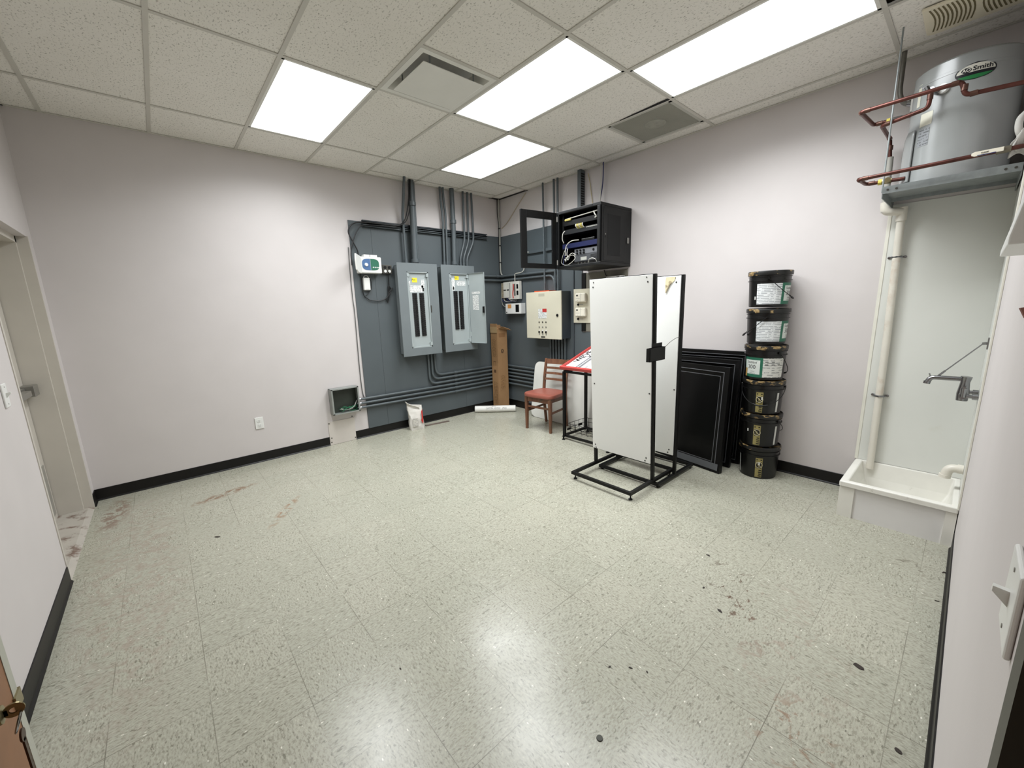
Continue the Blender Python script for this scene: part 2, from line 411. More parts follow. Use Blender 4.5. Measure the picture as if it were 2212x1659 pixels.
# ============================================================ THE ROOM
struct('floor', box(BM(), XW-0.4, 0.12, YW-1.0, 0.12, -0.05, 0.0), FLOOR)
struct('wall_back', box(BM(), XW-0.12, 0.12, 0.0, 0.12, 0.0, HC+0.5), WALL)
struct('wall_right', box(BM(), 0.0, 0.12, YW-0.12, 0.0, 0.0, HC+0.5), WALL)
b = BM()                                                            # left wall with the opening of the steel door
box(b, XW-0.25, XW, YW-0.12, -1.42, 0, HC+0.5); box(b, XW-0.25, XW, -0.155, 0, 0, HC+0.5); box(b, XW-0.25, XW, -1.42, -0.155, 2.14, HC+0.5)
struct('wall_left', b, WALL)
DX0, DX1 = -4.31, -3.30                                             # doorway the photograph is taken from
b = BM()
box(b, DX1, 0.0, YW-0.12, YW, 0, HC+0.5); box(b, XW, DX0, YW-0.12, YW, 0, HC+0.5); box(b, DX0, DX1, YW-0.12, YW, 2.16, HC+0.5)
struct('wall_front', b, WALL)

def skirting(name, pts, nrm):
    """Vinyl cove base: a thin strip with a curved toe."""
    b = BM(); (x0, y0), (x1, y1) = pts; nx, ny = nrm
    prof = [(0.0, 0.0), (0.014, 0.0), (0.011, 0.006), (0.006, 0.012), (0.005, 0.02), (0.005, 0.100), (0.003, 0.102), (0, 0.102)]
    prism(b, [(x0+nx*d, y0+ny*d, z) for d, z in prof], (x1-x0, y1-y0, 0))
    struct(name, b, BASEB)
skirting('baseboard_back', ((-4.64, 0), (-2.706, 0)), (0, -1))
skirting('baseboard_back', ((-2.404, 0), (0, 0)), (0, -1))
skirting('baseboard_right', ((0, 0), (0, -4.31)), (-1, 0))
skirting('baseboard_left', ((XW, -1.425), (XW, YW)), (1, 0))
skirting('baseboard_left', ((XW, -0.15), (XW, 0)), (1, 0))
skirting('baseboard_front', ((-0.60, YW), (DX1, YW)), (0, 1))
skirting('baseboard_front', ((XW, YW), (DX0-0.06, YW)), (0, 1))

# ---- suspended ceiling: lay-in panels on a tee grid
GX = [-0.785+0.6096*k for k in (1, 0, -1, -2, -3, -4, -5, -6)]      # main tees, from wall_right
GY = [-0.61-1.2192*k for k in range(4)]                              # cross rows, from wall_back
xs = [0.0]+GX+[XW]; ys = [0.0]+GY+[YW]
LIGHTS = [(5, 1), (3, 2), (2, 1), (2, 3)]                            # (column, row) of the lit troffers
tiles = BM()
def tile(x0, x1, y0, y1, dz=0.0):
    g = 0.004
    if abs(x1-x0) < 0.03 or abs(y1-y0) < 0.03: return
    box(tiles, x0-g, x1+g, y0-g, y1+g, HC+0.006+dz, HC+0.02+dz)
for i in range(len(xs)-1):
    for j in range(len(ys)-1):
        x1, x0, y1, y0 = xs[i], xs[i+1], ys[j], ys[j+1]
        if (i, j) in LIGHTS: continue
        ym = y1-0.6096
        if (i, j) == (4, 2): tile(x0, x1, y0, ym); continue          # supply diffuser
        if (i, j) == (1, 2):
            # this panel lies flat; the dark slit beside the return grille is a separate strip
            Mx = Matrix.Translation((x0, y1, HC+0.006)) @ Matrix.Rotation(0.0, 4, 'X')
            box(tiles, x0, x1, ym, y1, HC+0.006, HC+0.02); continue
        if (i, j) == (2, 4): continue                                # missing panel
        if (i, j) == (1, 4):
            pass
        if (i, j) == (0, 0):
            tile(x0, -0.035, y0+0.03, -0.05); continue               # broken corner panel leaves dark slits
        tile(x0, x1, y0, y1)
ceil = struct('ceiling', tiles, TILE)
gb = BM()
def tee(x0, x1, y0, y1, dz=0.0): box(gb, x0, x1, y0, y1, HC+dz, HC+0.0055-dz)
TW = 0.012
for x in GX: tee(x-TW, x+TW, YW, 0)
gxs = [0.0]+GX+[XW]
for y in GY:                       # cross tees butt against the main tees
    for xa, xb in zip(gxs, gxs[1:]): tee(xb+TW, xa-TW, y-TW, y+TW, 0.0004)
for (i, ja) in ((1, 2), (4, 2)):
    tee(xs[i+1]+TW, xs[i]-TW, -1.8292-0.6096-TW, -1.8292-0.6096+TW)
tee(-2.0, -0.2, -0.165, -0.150)
struct('ceiling_grid', gb, GRID, ceil)
wb = BM()
box(wb, XW, 0, -0.022, 0, HC-0.001, HC+0.004); box(wb, XW, XW+0.022, YW, 0, HC-0.001, HC+0.004)
box(wb, -0.022, 0, YW, -0.64, HC-0.001, HC+0.004); box(wb, XW, 0, YW, YW+0.022, HC-0.001, HC+0.004)
struct('wall_angle', wb, GRID, ceil)
pl = BM(); box(pl, XW-0.1, 0.1, YW-0.1, 0.1, HC+0.46, HC+0.5)
struct('ceiling_deck', pl, DARK, ceil)
b = BM(); box(b, -1.36, -0.8, -4.86, -4.30, HC+0.16, HC+0.2); tube(b, [(-1.45, -4.45, HC+0.1), (-0.7, -4.40, HC+0.1)], 0.02)
struct('plenum_pipe', b, DARKFR, ceil)

# ---- ceiling lights
def troffer(i, j, where):
    x1, x0, y1, y0 = xs[i], xs[i+1], ys[j], ys[j+1]
    t = thing('ceiling_light', 'lit white fluorescent troffer '+where, 'ceiling light', ((x0+x1)/2, (y0+y1)/2, HC), 'lit troffers in the suspended ceiling')
    f = BM(); w = 0.017
    for a in ((x0+TW, x0+TW+w, y0+TW, y1-TW), (x1-TW-w, x1-TW, y0+TW, y1-TW), (x0+TW, x1-TW, y0+TW, y0+TW+w), (x0+TW, x1-TW, y1-TW-w, y1-TW)):
        box(f, *a, HC+0.001, HC+0.012)
    obj('light_frame', f, GRIDW, t)
    d = BM(); box(d, x0+TW+w-0.002, x1-TW-w+0.002, y0+TW+w-0.002, y1-TW-w+0.002, HC+0.006, HC+0.010)
    obj('diffuser', d, LIGHTM, t)
    h = BM(); box(h, x0, x1, y0, y1, HC+0.02, HC+0.12)
    obj('housing', h, GRIDW, t)
    ld = bpy.data.lights.new('lamp', 'AREA'); ld.shape = 'RECTANGLE'; ld.size = x1-x0-0.065; ld.size_y = y1-y0-0.065
    ld.energy = TROFFER_WATTS; ld.color = (0.95, 0.98, 1.0); ld.spread = math.radians(150)   # prismatic lens: little light at grazing angles
    lo = bpy.data.objects.new('lamp', ld); COL.objects.link(lo); lo.parent = t; lo.location = (0, 0, 0.004)
troffer(5, 1, 'leftmost in view, above the empty wall with the outlet')
troffer(3, 2, 'beside the square white air diffuser')
troffer(2, 1, 'closest to the far corner, smallest of the four in view')
troffer(2, 3, 'nearest the water heater, beside the dusty grey vent')

# ---- square supply diffuser with a dropped plate
x0, x1, y1 = xs[5], xs[4], -1.8292; y0 = y1-0.6096
t = thing('air_diffuser', 'square white air diffuser with a dropped centre plate beside the ceiling light', 'air vent', ((x0+x1)/2, (y0+y1)/2, HC))
f = BM(); cx, cy = (x0+x1)/2, (y0+y1)/2
rings = []
for hw, z in ((0.292, HC), (0.256, HC), (0.250, HC+0.012), (0.215, HC+0.075), (0.10, HC+0.10)):
    rings.append([f.verts.new((cx+sx*hw, cy+sy*hw, z)) for sx, sy in ((-1, -1), (1, -1), (1, 1), (-1, 1))])
for a, c in zip(rings, rings[1:]):
    for k in range(4): f.faces.new((a[k], a[(k+1) % 4], c[(k+1) % 4], c[k]))
f.faces.new(rings[-1])
obj('diffuser_pan', f, GRIDW, t)
p = BM(); box(p, cx-0.232, cx+0.232, cy-0.212, cy+0.212, HC-0.022, HC-0.016)
obj('face_plate', p, GRIDW, t, bevel=0.004)
for sx, sy in ((-1, -1), (1, -1), (1, 1), (-1, 1)):
    h = BM(); tube(h, [(cx+sx*0.17, cy+sy*0.185, HC-0.018), (cx+sx*0.17, cy+sy*0.185, HC+0.085)], 0.005, 8)
    obj('hanger_clip', h, GALV, t)

# ---- return grille
x0, x1, y1 = xs[2], xs[1], -1.8292-0.6096; y0 = -3.0484
t = thing('return_grille', 'dusty grey square vent panel in the ceiling above the right wall', 'air vent', ((x0+x1)/2, (y0+y1)/2, HC))
f = BM(); w = 0.026
for a in ((x0+TW, x0+TW+w, y0+TW, y1-TW), (x1-TW-w, x1-TW, y0+TW, y1-TW), (x0+TW, x1-TW, y0+TW, y0+TW+w), (x0+TW, x1-TW, y1-TW-w, y1-TW)):
    box(f, *a, HC+0.0005, HC+0.008)
obj('grille_frame', f, VENTG, t)
p = BM(); box(p, x0+TW+w, x1-TW-w, y0+TW+w, y1-TW-w, HC+0.008, HC+0.012)
# fine egg-crate bars under the backing
for k in range(1, 36):
    xx = x0+TW+w+(x1-x0-2*TW-2*w)*k/36; box(p, xx-0.0012, xx+0.0012, y0+TW+w, y1-TW-w, HC+0.002, HC+0.008)
obj('grille_face', p, VENTG, t)
d = BM(); disc(d, ((x0+x1)/2, (y0+y1)/2, HC+0.0018), 0.09, (0, 0, 1), 0.001, 28)  # shade of the duct behind, put into the colour of a disc
obj('duct_shadow_ring', d, mat('duct_shadow_grey', (150, 149, 138), 0.8, var=0.12, vs=18), t)
# dark strip laid under the tiles as the shade of a slit
b = BM(); prism(b, [(x0-0.006, y1-0.02, HC-0.001), (x0-0.006, y0+0.01, HC-0.001), (x0-0.032, y0+0.01, HC-0.001)], (0, 0, 0.004))
struct('gap_shade', b, DARK, ceil)
b = BM(); prism(b, [(-0.20, -0.004, HC-0.0015), (-0.0, -0.0, HC-0.0015), (-0.0, -0.62, HC-0.0015), (-0.02, -0.62, HC-0.0015), (-0.03, -0.06, HC-0.0015), (-0.20, -0.022, HC-0.0015)], (0, 0, 0.003))  # dark sheet standing in for the shade in the corner slits
struct('gap_shade', b, DARK, ceil)

# ---- exhaust fan grille
t = thing('exhaust_fan', 'yellowed plastic exhaust fan grille in the ceiling beside the water heater', 'exhaust fan', (-0.48, -4.60, HC))
b = BM(); prism(b, [(-0.62, -4.40, HC), (-0.30, -4.40, HC), (-0.285, -4.42, HC), (-0.285, -4.80, HC), (-0.30, -4.82, HC), (-0.62, -4.82, HC)], (0, 0, -0.016))
obj('fan_cover', b, FANP, t, bevel=0.005)
for side in (0, 1):
    for k in range(10):
        b = BM(); y = (-4.425 if side == 0 else -4.635)-k*0.0165
        bow = 0.016*(1 if side == 0 else -1)
        prism(b, [(-0.600+0.27*q/6, y-bow*math.sin(math.pi*q/6), HC-0.0172) for q in range(7)]+[(-0.600+0.27*q/6, y-0.007-bow*math.sin(math.pi*q/6), HC-0.0172) for q in range(6, -1, -1)], (0, 0, 0.0015))
        obj('louvre_slot', b, mat('slot_shadow', (112, 102, 72), 0.7), t)

# ---- steel exit door in the left wall
fr = BM(); y0, y1 = -1.42, -0.155
for (ya, yb) in ((y0, y0+0.045), (y1-0.045, y1)):
    box(fr, XW-0.20, XW-0.055, ya, yb, 0, 2.14)
box(fr, XW-0.20, XW-0.055, y0, y1, 2.095, 2.14)
for (ya, yb) in ((y0-0.012, y0+0.012), (y1-0.014, y1+0.012)):
    box(fr, XW-0.055, XW+0.004, ya, yb, 0, 2.145)
struct('trim_1', fr, FRAMEP)
dr = BM(); box(dr, XW-0.235, XW-0.195, y0+0.05, y1-0.052, 0.012, 2.09)
door = struct('door_1', dr, FRAMEP)
b = BM(); box(b, XW-0.195, XW-0.165, y0+0.12, y1-0.10, 1.005, 1.065); box(b, XW-0.165, XW-0.120, y0+0.12, y1-0.30, 1.015, 1.055); box(b, XW-0.195, XW-0.12, y1-0.20, y1-0.075, 0.995, 1.075)
obj('panic_bar', b, FLANGE, door, bevel=0.004)
b = BM(); box(b, XW-0.197, XW-0.190, y1-0.30, y1-0.10, 0.06, 0.46)
obj('kick_plate', b, mat('worn_kick_plate', (150, 147, 139), 0.5), door)
b = BM(); box(b, XW-0.196, XW-0.13, y0+0.5, y1-0.42, 1.98, 2.05); tube(b, [(XW-0.14, y1-0.45, 2.03), (XW-0.10, y1-0.30, 2.06), (XW-0.10, y1-0.55, 2.085)], 0.012, 8)
obj('door_closer', b, DARKFR, door)
b = BM(); prism(b, [(XW+0.004, y0, 0.0), (XW-0.03, y0, 0.016), (XW-0.2, y0, 0.016), (XW-0.2, y0, 0)], (0, y1-y0, 0))
struct('trim_2', b, mat('scuffed_threshold', (178, 172, 162), 0.5, var=0.08, dirt=(112, 92, 80), ds=10.0, dlo=0.52, dhi=0.64))

# ---- doorway in the near wall: brown door leaf standing open on the left
fr = BM()
box(fr, DX1-0.055, DX1, YW-0.13, YW+0.006, 0, 2.16); box(fr, DX0, DX0+0.045, YW-0.13, YW+0.006, 0, 2.16); box(fr, DX0, DX1, YW-0.13, YW+0.006, 2.11, 2.16)
struct('trim_3', fr, DARKFR)
dr = BM(); box(dr, -4.300, -4.256, -4.862, -3.942, 0.012, 2.10)
door2 = struct('door_2', dr, DOORW, bevel=0.003)
b = BM(); box(b, -4.3005, -4.2552, -3.958, -3.939, 0.012, 2.10)
obj('edge_guard', b, DOORE, door2)
KY, KZ = -4.048, 1.052
b = BM(); lathe(b, [(0.0, 0.0), (0.024, 0.0), (0.023, 0.006), (0.012, 0.009), (0.011, 0.014), (0.0, 0.015)], seg=24, Mx=Matrix.Translation((-4.256, KY, KZ)) @ Matrix.Rotation(math.pi/2, 4, 'Y'))
obj('lock_cylinder', b, BRASS, door2, smooth=True)
b = BM(); box(b, -4.258, -4.253, -3.962, -3.936, 0.990, 1.012)
obj('latch_guard', b, BRASS, door2)
t = thing('key_ring', 'key ring hanging from the lock of the brown door', 'keys', (-4.235, KY, KZ-0.02))
b = BM()
lathe(b, [(0.004, 0), (0.0095, 0), (0.0095, 0.002), (0.004, 0.002)], seg=20, Mx=Matrix.Translation((-4.233, KY-0.001, KZ)) @ Matrix.Rotation(-math.pi/2, 4, 'X'))
box(b, -4.243, -4.238, KY-0.001, KY+0.001, KZ-0.004, KZ+0.004)
obj('inserted_key', b, BRASS, t)
b = BM(); tube(b, [(-4.232+0.004*math.sin(a), KY+0.012*math.cos(a), KZ-0.018+0.013*math.sin(a)) for a in [2*math.pi*k/24 for k in range(24)]], 0.0010, 6, closed=True)
obj('split_ring', b, CHROME, t, smooth=True)
b = BM(); lathe(b, [(0.0, 0), (0.0085, 0), (0.0085, 0.002), (0, 0.002)], seg=18, Mx=Matrix.Translation((-4.233, KY-0.002, KZ-0.038)) @ Matrix.Rotation(math.pi/2, 4, 'Y'))
box(b, -4.233, -4.231, KY-0.006, KY+0.000, KZ-0.092, KZ-0.042)
for k in range(4): box(b, -4.233, -4.231, KY, KY+0.0015, KZ-0.088+k*0.009, KZ-0.084+k*0.009)
obj('hanging_key', b, mat('dark_brass_key', (70, 48, 36), 0.4, metal=0.5), t)

# ---- plates on the walls
def switch_plate(name, label, o, u, n, w, h, lever_dir, group=None):
    t = thing(name, label, 'light switch', o, group)
    o = Vector(o); u = Vector(u); n = Vector(n)
    b = BM(); Mx = Matrix(((u.x, n.x, 0, o.x), (u.y, n.y, 0, o.y), (u.z, n.z, 1, o.z), (0, 0, 0, 1)))
    box(b, -w/2, w/2, 0, 0.008, -h/2, h/2, Mx)
    obj('wall_plate', b, WHITEP, t, bevel=0.004, seg=3)
    b = BM(); prism(b, [Mx @ Vector((-0.005, 0.008, -0.012)), Mx @ Vector((-0.005, 0.008, 0.012)), Mx @ Vector((-0.005, 0.024, 0.012+lever_dir)), Mx @ Vector((-0.005, 0.024, 0.004+lever_dir))], u*0.010)
    obj('toggle', b, WHITEP, t)
    for s in (-1, 1):
        b = BM(); c = Mx @ Vector((0, 0.008, s*h*0.36)); disc(b, c, 0.0035, n, 0.001, 10); obj('screw', b, FLANGE, t)
switch_plate('light_switch', 'white light switch on the left wall near the exit door', (XW, -1.692, 1.18), (0, 1, 0), (1, 0, 0), 0.075, 0.118, 0.004)
switch_plate('light_switch', 'white light switch on the near right wall beside the dark door frame', (-3.175, YW, 1.105), (-1, 0, 0), (0, 1, 0), 0.115, 0.125, 0.002)

t = thing('wall_outlet', 'white duplex outlet low on the bare back wall', 'outlet', (-3.374, 0, 0.42))
b = BM(); box(b, -3.412, -3.336, -0.008, 0, 0.358, 0.480); obj('wall_plate', b, WHITEP, t, bevel=0.003)
for z in (0.395, 0.443):
    b = BM(); lathe(b, [(0, 0), (0.017, 0), (0.017, 0.003), (0, 0.003)], seg=20, Mx=Matrix.Translation((-3.374, -0.0078, z)) @ Matrix.Rotation(math.pi/2, 4, 'X'))
    r = obj('receptacle', b, WHITEP, t)
    b = BM(); box(b, -3.381, -3.379, -0.0115, -0.0105, z-0.002, z+0.008); box(b, -3.369, -3.367, -0.0115, -0.0105, z-0.002, z+0.007); box(b, -3.376, -3.372, -0.0115, -0.0105, z-0.011, z-0.006)
    obj('slot', b, BLACK, r)

t = thing('wall_fixture', 'white wedge-shaped box high on the near right wall at the photo edge', 'wall box', (-2.3, YW, 1.7))
b = BM(); prism(b, [(-2.52, YW, 1.638), (-2.52, YW+0.058, 1.638), (-2.52, YW+0.058, 1.655), (-2.52, YW+0.02, 1.90), (-2.52, YW, 1.90)], (0.50, 0, 0))
obj('wedge_body', b, WHITEP, t, bevel=0.003)
t = obj('wall_peg', tube(BM(), [(-2.9, YW, 1.49), (-2.9, YW+0.03, 1.492), (-2.9, YW+0.034, 1.505)], 0.006, 8), mat('brown_peg', (140, 96, 86), 0.5))
tag(t, 'small brown peg on the near right wall under the wedge-shaped box', 'peg')

# ============================================================ BACK WALL: backboard, panels, conduits
def board(name, label, mk, seams):
    t = obj(name, mk, BLUEGREY); return tag(t, label, 'backboard')
b = BM()
for xa, xb in ((-2.238, -1.985), (-1.983, -0.765), (-0.763, -0.012)): box(b, xa, xb, -0.012, -0.0005, 0.104, 2.545)
board('plywood_backboard', 'slate grey painted plywood backboard behind the electrical panels on the back wall', b, 0)
b = BM()
for ya, yb in ((-0.013, -1.20), (-1.202, -1.557)): box(b, -0.012, -0.0005, ya, yb, 0.104, 2.545)
box(b, -0.012, -0.0005, -1.557, -2.20, 0.104, 1.19)
board('plywood_backboard', 'slate grey painted backboard behind the beige control panel on the right wall', b, 0)

def channel(name, label, x0, x1, z0, z1, d, m):
    b = BM(); box(b, x0, x1, -0.012-d, -0.0125, z0, z0+0.005); box(b, x0, x1, -0.012-d, -0.0125, z1-0.005, z1); box(b, x0, x1, -0.018, -0.0125, z0, z1)
    box(b, x0, x1, -0.012-d, -0.009-d, z0, z0+0.012); box(b, x0, x1, -0.012-d, -0.009-d, z1-0.012, z1)
    tag(obj(name, b, m), label, 'channel')
channel('strut_channel', 'upper dark strut channel along the top of the grey backboard', -2.085, -0.275, 2.526, 2.560, 0.030, CONDD)
channel('strut_channel', 'lower grey strut channel just under the dark one on the backboard', -2.085, -0.275, 2.484, 2.522, 0.028, COND)

def conduit(label, pts, r, rad=0.06, group=None, couplings=(), m=None, name='conduit'):
    p = rnd_path(pts, rad, 8)
    o = obj(name, tube(BM(), p, r, 12), m or COND, smooth=True); tag(o, label, 'conduit', group)
    for c, d in couplings:
        cb = BM(); c = Vector(c); d = Vector(d).normalized(); tube(cb, [c-d*0.022, c+d*0.022], r*1.32, 12)
        obj('coupling', cb, m or COND, o, smooth=True)
    return o
g1 = 'conduits between the left panel and the ceiling'
conduit('thin conduit bending outward near the ceiling above the left electrical panel', [(-1.588, -0.062, 2.0715), (-1.588, -0.062, 2.55), (-1.588, -0.066, 2.66), (-1.585, -0.185, HC+0.05)], 0.016, 0.12, g1, [((-1.588, -0.062, 2.12), Z)])
conduit('thick conduit rising from the left electrical panel to the ceiling', [(-1.474, -0.085, 2.0715), (-1.468, -0.085, 2.5), (-1.466, -0.10, HC+0.05)], 0.037, 0.05, g1, [((-1.474, -0.085, 2.13), Z), ((-1.467, -0.093, 2.80), Z)])
conduit('thin straight conduit right beside the thick one above the left panel', [(-1.418, -0.058, 2.0715), (-1.404, -0.052, HC+0.05)], 0.013, 0.05, g1, [((-1.418, -0.058, 2.12), Z)])
g2 = 'conduits between the right panel and the ceiling'
conduit('left one of the two thin conduits above the right electrical panel', [(-1.031, -0.058, 2.0715), (-1.016, -0.058, 2.70), (-1.037, -0.062, 2.95), (-1.037, -0.062, HC+0.05)], 0.015, 0.1, g2, [((-1.031, -0.058, 2.12), Z)])
conduit('right one of the two thin conduits above the right electrical panel', [(-0.986, -0.058, 2.0715), (-0.968, -0.058, 2.72), (-0.993, -0.062, 2.97), (-0.993, -0.062, HC+0.05)], 0.015, 0.1, g2, [((-0.986, -0.058, 2.12), Z)])
conduit('thick conduit rising from the right electrical panel to the ceiling', [(-0.885, -0.075, 2.0715), (-0.868, -0.075, 2.6), (-0.874, -0.085, HC+0.05)], 0.031, 0.05, g2, [((-0.884, -0.075, 2.13), Z), ((-0.868, -0.076, 2.66), Z)])
for k, (w, xb, xm, xt) in enumerate((('left', -0.772, -0.684, -0.679), ('middle', -0.719, -0.616, -0.606), ('right', -0.665, -0.534, -0.541))):
    conduit(w+' one of three thin conduits with an offset bend above the right panel', [(xb, -0.058, 2.0715), (xb, -0.058, 2.20), (xm, -0.058, 2.44), (xm, -0.058, 2.6), (xt, -0.06, HC+0.05)], 0.014, 0.08, g2, [((xb, -0.058, 2.12), Z)])

# six conduits run along the bottom, round the corner and up into the beige control panel
g3 = 'conduits running round the corner into the beige control panel'
def runs(z, zr, yup, start, label, r=0.0145):
    pts = start+[(-0.050, -0.040, z), (-0.040, -0.050, zr), (-0.040, yup, zr), (-0.040, yup, 1.1035)]
    conduit(label, pts, r, 0.11, g3, [((-0.95, -0.040, z), (1, 0, 0))])
for k, (xp, z, zr, yup, w) in enumerate(((-1.263, 0.642, 0.640, -1.038, 'topmost'), (-1.314, 0.590, 0.585, -1.090, 'second from top'), (-1.362, 0.532, 0.532, -1.142, 'third from top'))):
    runs(z, zr, yup, [(xp, -0.040, 0.976), (xp, -0.040, z)], w+' of the six floor-level conduits, curving down from the left panel')
for k, (z0, z, zr, yup, w) in enumerate(((0.492, 0.478, 0.480, -1.194, 'highest'), (0.441, 0.424, 0.424, -1.246, 'middle'), (0.390, 0.366, 0.364, -1.298, 'lowest'))):
    runs(z, zr, yup, [(-2.352, -0.040, z0), (-1.0, -0.040, z)], w+' of three conduits running straight from the open junction box to the corner')

# two more at shoulder height between the right panel and the beige control panel
conduit('upper of two horizontal conduits at shoulder height passing the corner', [(-0.648, -0.040, 1.978), (-0.045, -0.040, 1.978), (-0.040, -0.045, 1.978), (-0.040, -1.135, 1.968)], 0.016, 0.03, 'conduits behind the terminal block', [((-0.112, -0.040, 1.978), (1, 0, 0)), ((-0.040, -0.08, 1.978), (0, 1, 0))])
conduit('lower of two horizontal conduits, turning down into the beige control panel', [(-0.648, -0.040, 1.918), (-0.045, -0.040, 1.918), (-0.040, -0.045, 1.918), (-0.040, -1.115, 1.915), (-0.040, -1.115, 1.7085)], 0.015, 0.13, 'conduits behind the terminal block', [((-0.040, -1.115, 1.73), Z)])
g4 = 'vertical conduits above the beige control panel'
conduit('leftmost thin vertical conduit running from the ceiling to the beige control panel', [(-0.062, -0.955, HC+0.05), (-0.062, -0.965, 1.7085)], 0.0125, 0.03, g4, [((-0.062, -0.965, 1.73), Z)])
conduit('middle vertical conduit behind the open cabinet door', [(-0.058, -1.141, HC+0.05), (-0.058, -1.150, 1.7085)], 0.0135, 0.03, g4, [((-0.058, -1.150, 1.73), Z)])
conduit('vertical conduit nearest the network cabinet above the beige control panel', [(-0.058, -1.205, HC+0.05), (-0.058, -1.200, 1.7085)], 0.0135, 0.03, g4, [((-0.058, -1.200, 1.73), Z)])
b = BM(); box(b, -0.078, -0.002, -1.584, -1.536, 2.3, HC+0.02)
t = obj('slotted_channel', b, COND); tag(t, 'vertical slotted wiring channel rising from behind the network cabinet', 'channel')
b = BM()
for k in range(26): box(b, -0.070, -0.012, -1.5855, -1.584, 2.34+k*0.027, 2.354+k*0.027)
obj('slots', b, DARK, t)
conduit('thin dark conduit dropping past the timer plate behind the rack', [(-0.020, -1.428, 1.95), (-0.020, -1.431, 0.30)], 0.008, 0.02, None, m=CONDD)

# ---- electrical panels
def panel(x0, x1, z0, z1, ox0, ox1, oz0, oz1, label, cols, br_z):
    t = thing('electrical_panel', label, 'electrical panel', ((x0+x1)/2, -0.012, z0))
    b = BM()
    bx0, bx1, bz0, bz1 = x0+0.03, x1-0.03, z0+0.025, z1-0.025
    box(b, bx0, bx1, -0.016, -0.0125, bz0, bz1)
    for a in ((bx0, bx0+0.003, bz0, bz1), (bx1-0.003, bx1, bz0, bz1), (bx0, bx1, bz0, bz0+0.003), (bx0, bx1, bz1-0.003, bz1)): box(b, a[0], a[1], -0.146, -0.0125, a[2], a[3])
    obj('tub', b, PANELG, t)
    b = BM()
    for a in ((x0, ox0, z0, z1), (ox1, x1, z0, z1), (ox0, ox1, z0, oz0), (ox0, ox1, oz1, z1)): box(b, a[0], a[1], -0.154, -0.146, a[2], a[3])
    obj('front_trim', b, PANELG, t)
    b = BM(); box(b, ox0-0.005, ox1+0.005, -0.132, -0.128, oz0-0.005, oz1+0.005)
    df = obj('dead_front', b, DEADF, t)
    b = BM()
    for a in ((ox0, ox0+0.012, oz0, oz1), (ox1-0.012, ox1, oz0, oz1), (ox0, ox1, oz0, oz0+0.014), (ox0, ox1, oz1-0.012, oz1)): box(b, a[0], a[1], -0.152, -0.132, a[2], a[3])
    for z in (oz0+0.02, oz1-0.06): box(b, ox0, ox0+0.03, -0.156, -0.132, z, z+0.04); box(b, ox1-0.03, ox1, -0.156, -0.132, z, z+0.04)
    obj('opening_rim', b, DEADF, t)
    n = 21
    for cx in cols:
        for k in range(n):
            z = br_z[0]+(br_z[1]-br_z[0])*k/n; dz = (br_z[1]-br_z[0])/n
            br = BM(); box(br, cx-0.031, cx+0.031, -0.142, -0.132, z+0.0012, z+dz-0.0012); s = 1 if cx == cols[0] else -1
            box(br, cx+s*0.004, cx+s*0.022, -0.150, -0.142, z+dz*0.3, z+dz*0.7)
            obj('breaker', br, BREAK, t)
    for (sx, sz) in ((ox0+0.04, oz0+0.04), (ox1-0.04, oz0+0.04), (ox0+0.04, oz1-0.06), (ox1-0.04, oz1-0.06)):
        s = BM(); disc(s, (sx, -0.132, sz), 0.004, (0, -1, 0), 0.002, 10); obj('cover_screw', s, FLANGE, t)
    return t
P1 = panel(-1.763, -1.210, 0.952, 2.095, -1.640, -1.345, 1.050, 1.992, 'grey open electrical panel without a door, left of the two', (-1.545, -1.448), (1.195, 1.735))
P2 = panel(-1.152, -0.620, 0.952, 2.095, -1.030, -0.727, 1.044, 1.990, 'grey open electrical panel with its door swung open, right of the two', (-0.935, -0.850), (1.245, 1.760))
def sticker(parent, name, x0, x1, z0, z1, m, y=-0.1325):
    b = BM(); box(b, x0, x1, y-0.0008, y, z0, z1); return obj(name, b, m, parent)
sticker(P1, 'yellow_label', -1.565, -1.495, 1.865, 1.92, YELLOW)
sticker(P1, 'paper_label', -1.605, -1.415, 1.745, 1.828, PAPERP)
sticker(P1, 'paper_label', -1.440, -1.395, 1.80, 1.90, PAPERP)
sticker(P1, 'paper_label', -1.612, -1.59, 1.825, 1.88, PAPERP)
sticker(P1, 'black_label', -1.428, -1.408, 1.757, 1.80, BLACK, -0.1334)
text('lettering', 'Arc', 0.035, (-1.545, -0.1335, 1.897), (1, 0, 0), Z, WRITE, P1)
sticker(P2, 'yellow_label', -0.935, -0.868, 1.905, 1.955, YELLOW)
text('lettering', 'Arc', 0.033, (-0.915, -0.1335, 1.932), (1, 0, 0), Z, WRITE, P2)
sticker(P2, 'paper_label', -0.985, -0.935, 1.80, 1.925, PAPERP)
sticker(P2, 'paper_label', -0.905, -0.765, 1.83, 1.895, PAPERP)
sticker(P2, 'paper_label', -0.985, -0.945, 1.765, 1.80, PAPERP)
sticker(P2, 'black_label', -0.972, -0.952, 1.778, 1.82, BLACK, -0.1334)
b = BM(); box(b, -1.338, -1.325, -0.160, -0.154, 1.49, 1.58)
obj('latch', b, DARKFR, P1, bevel=0.003)
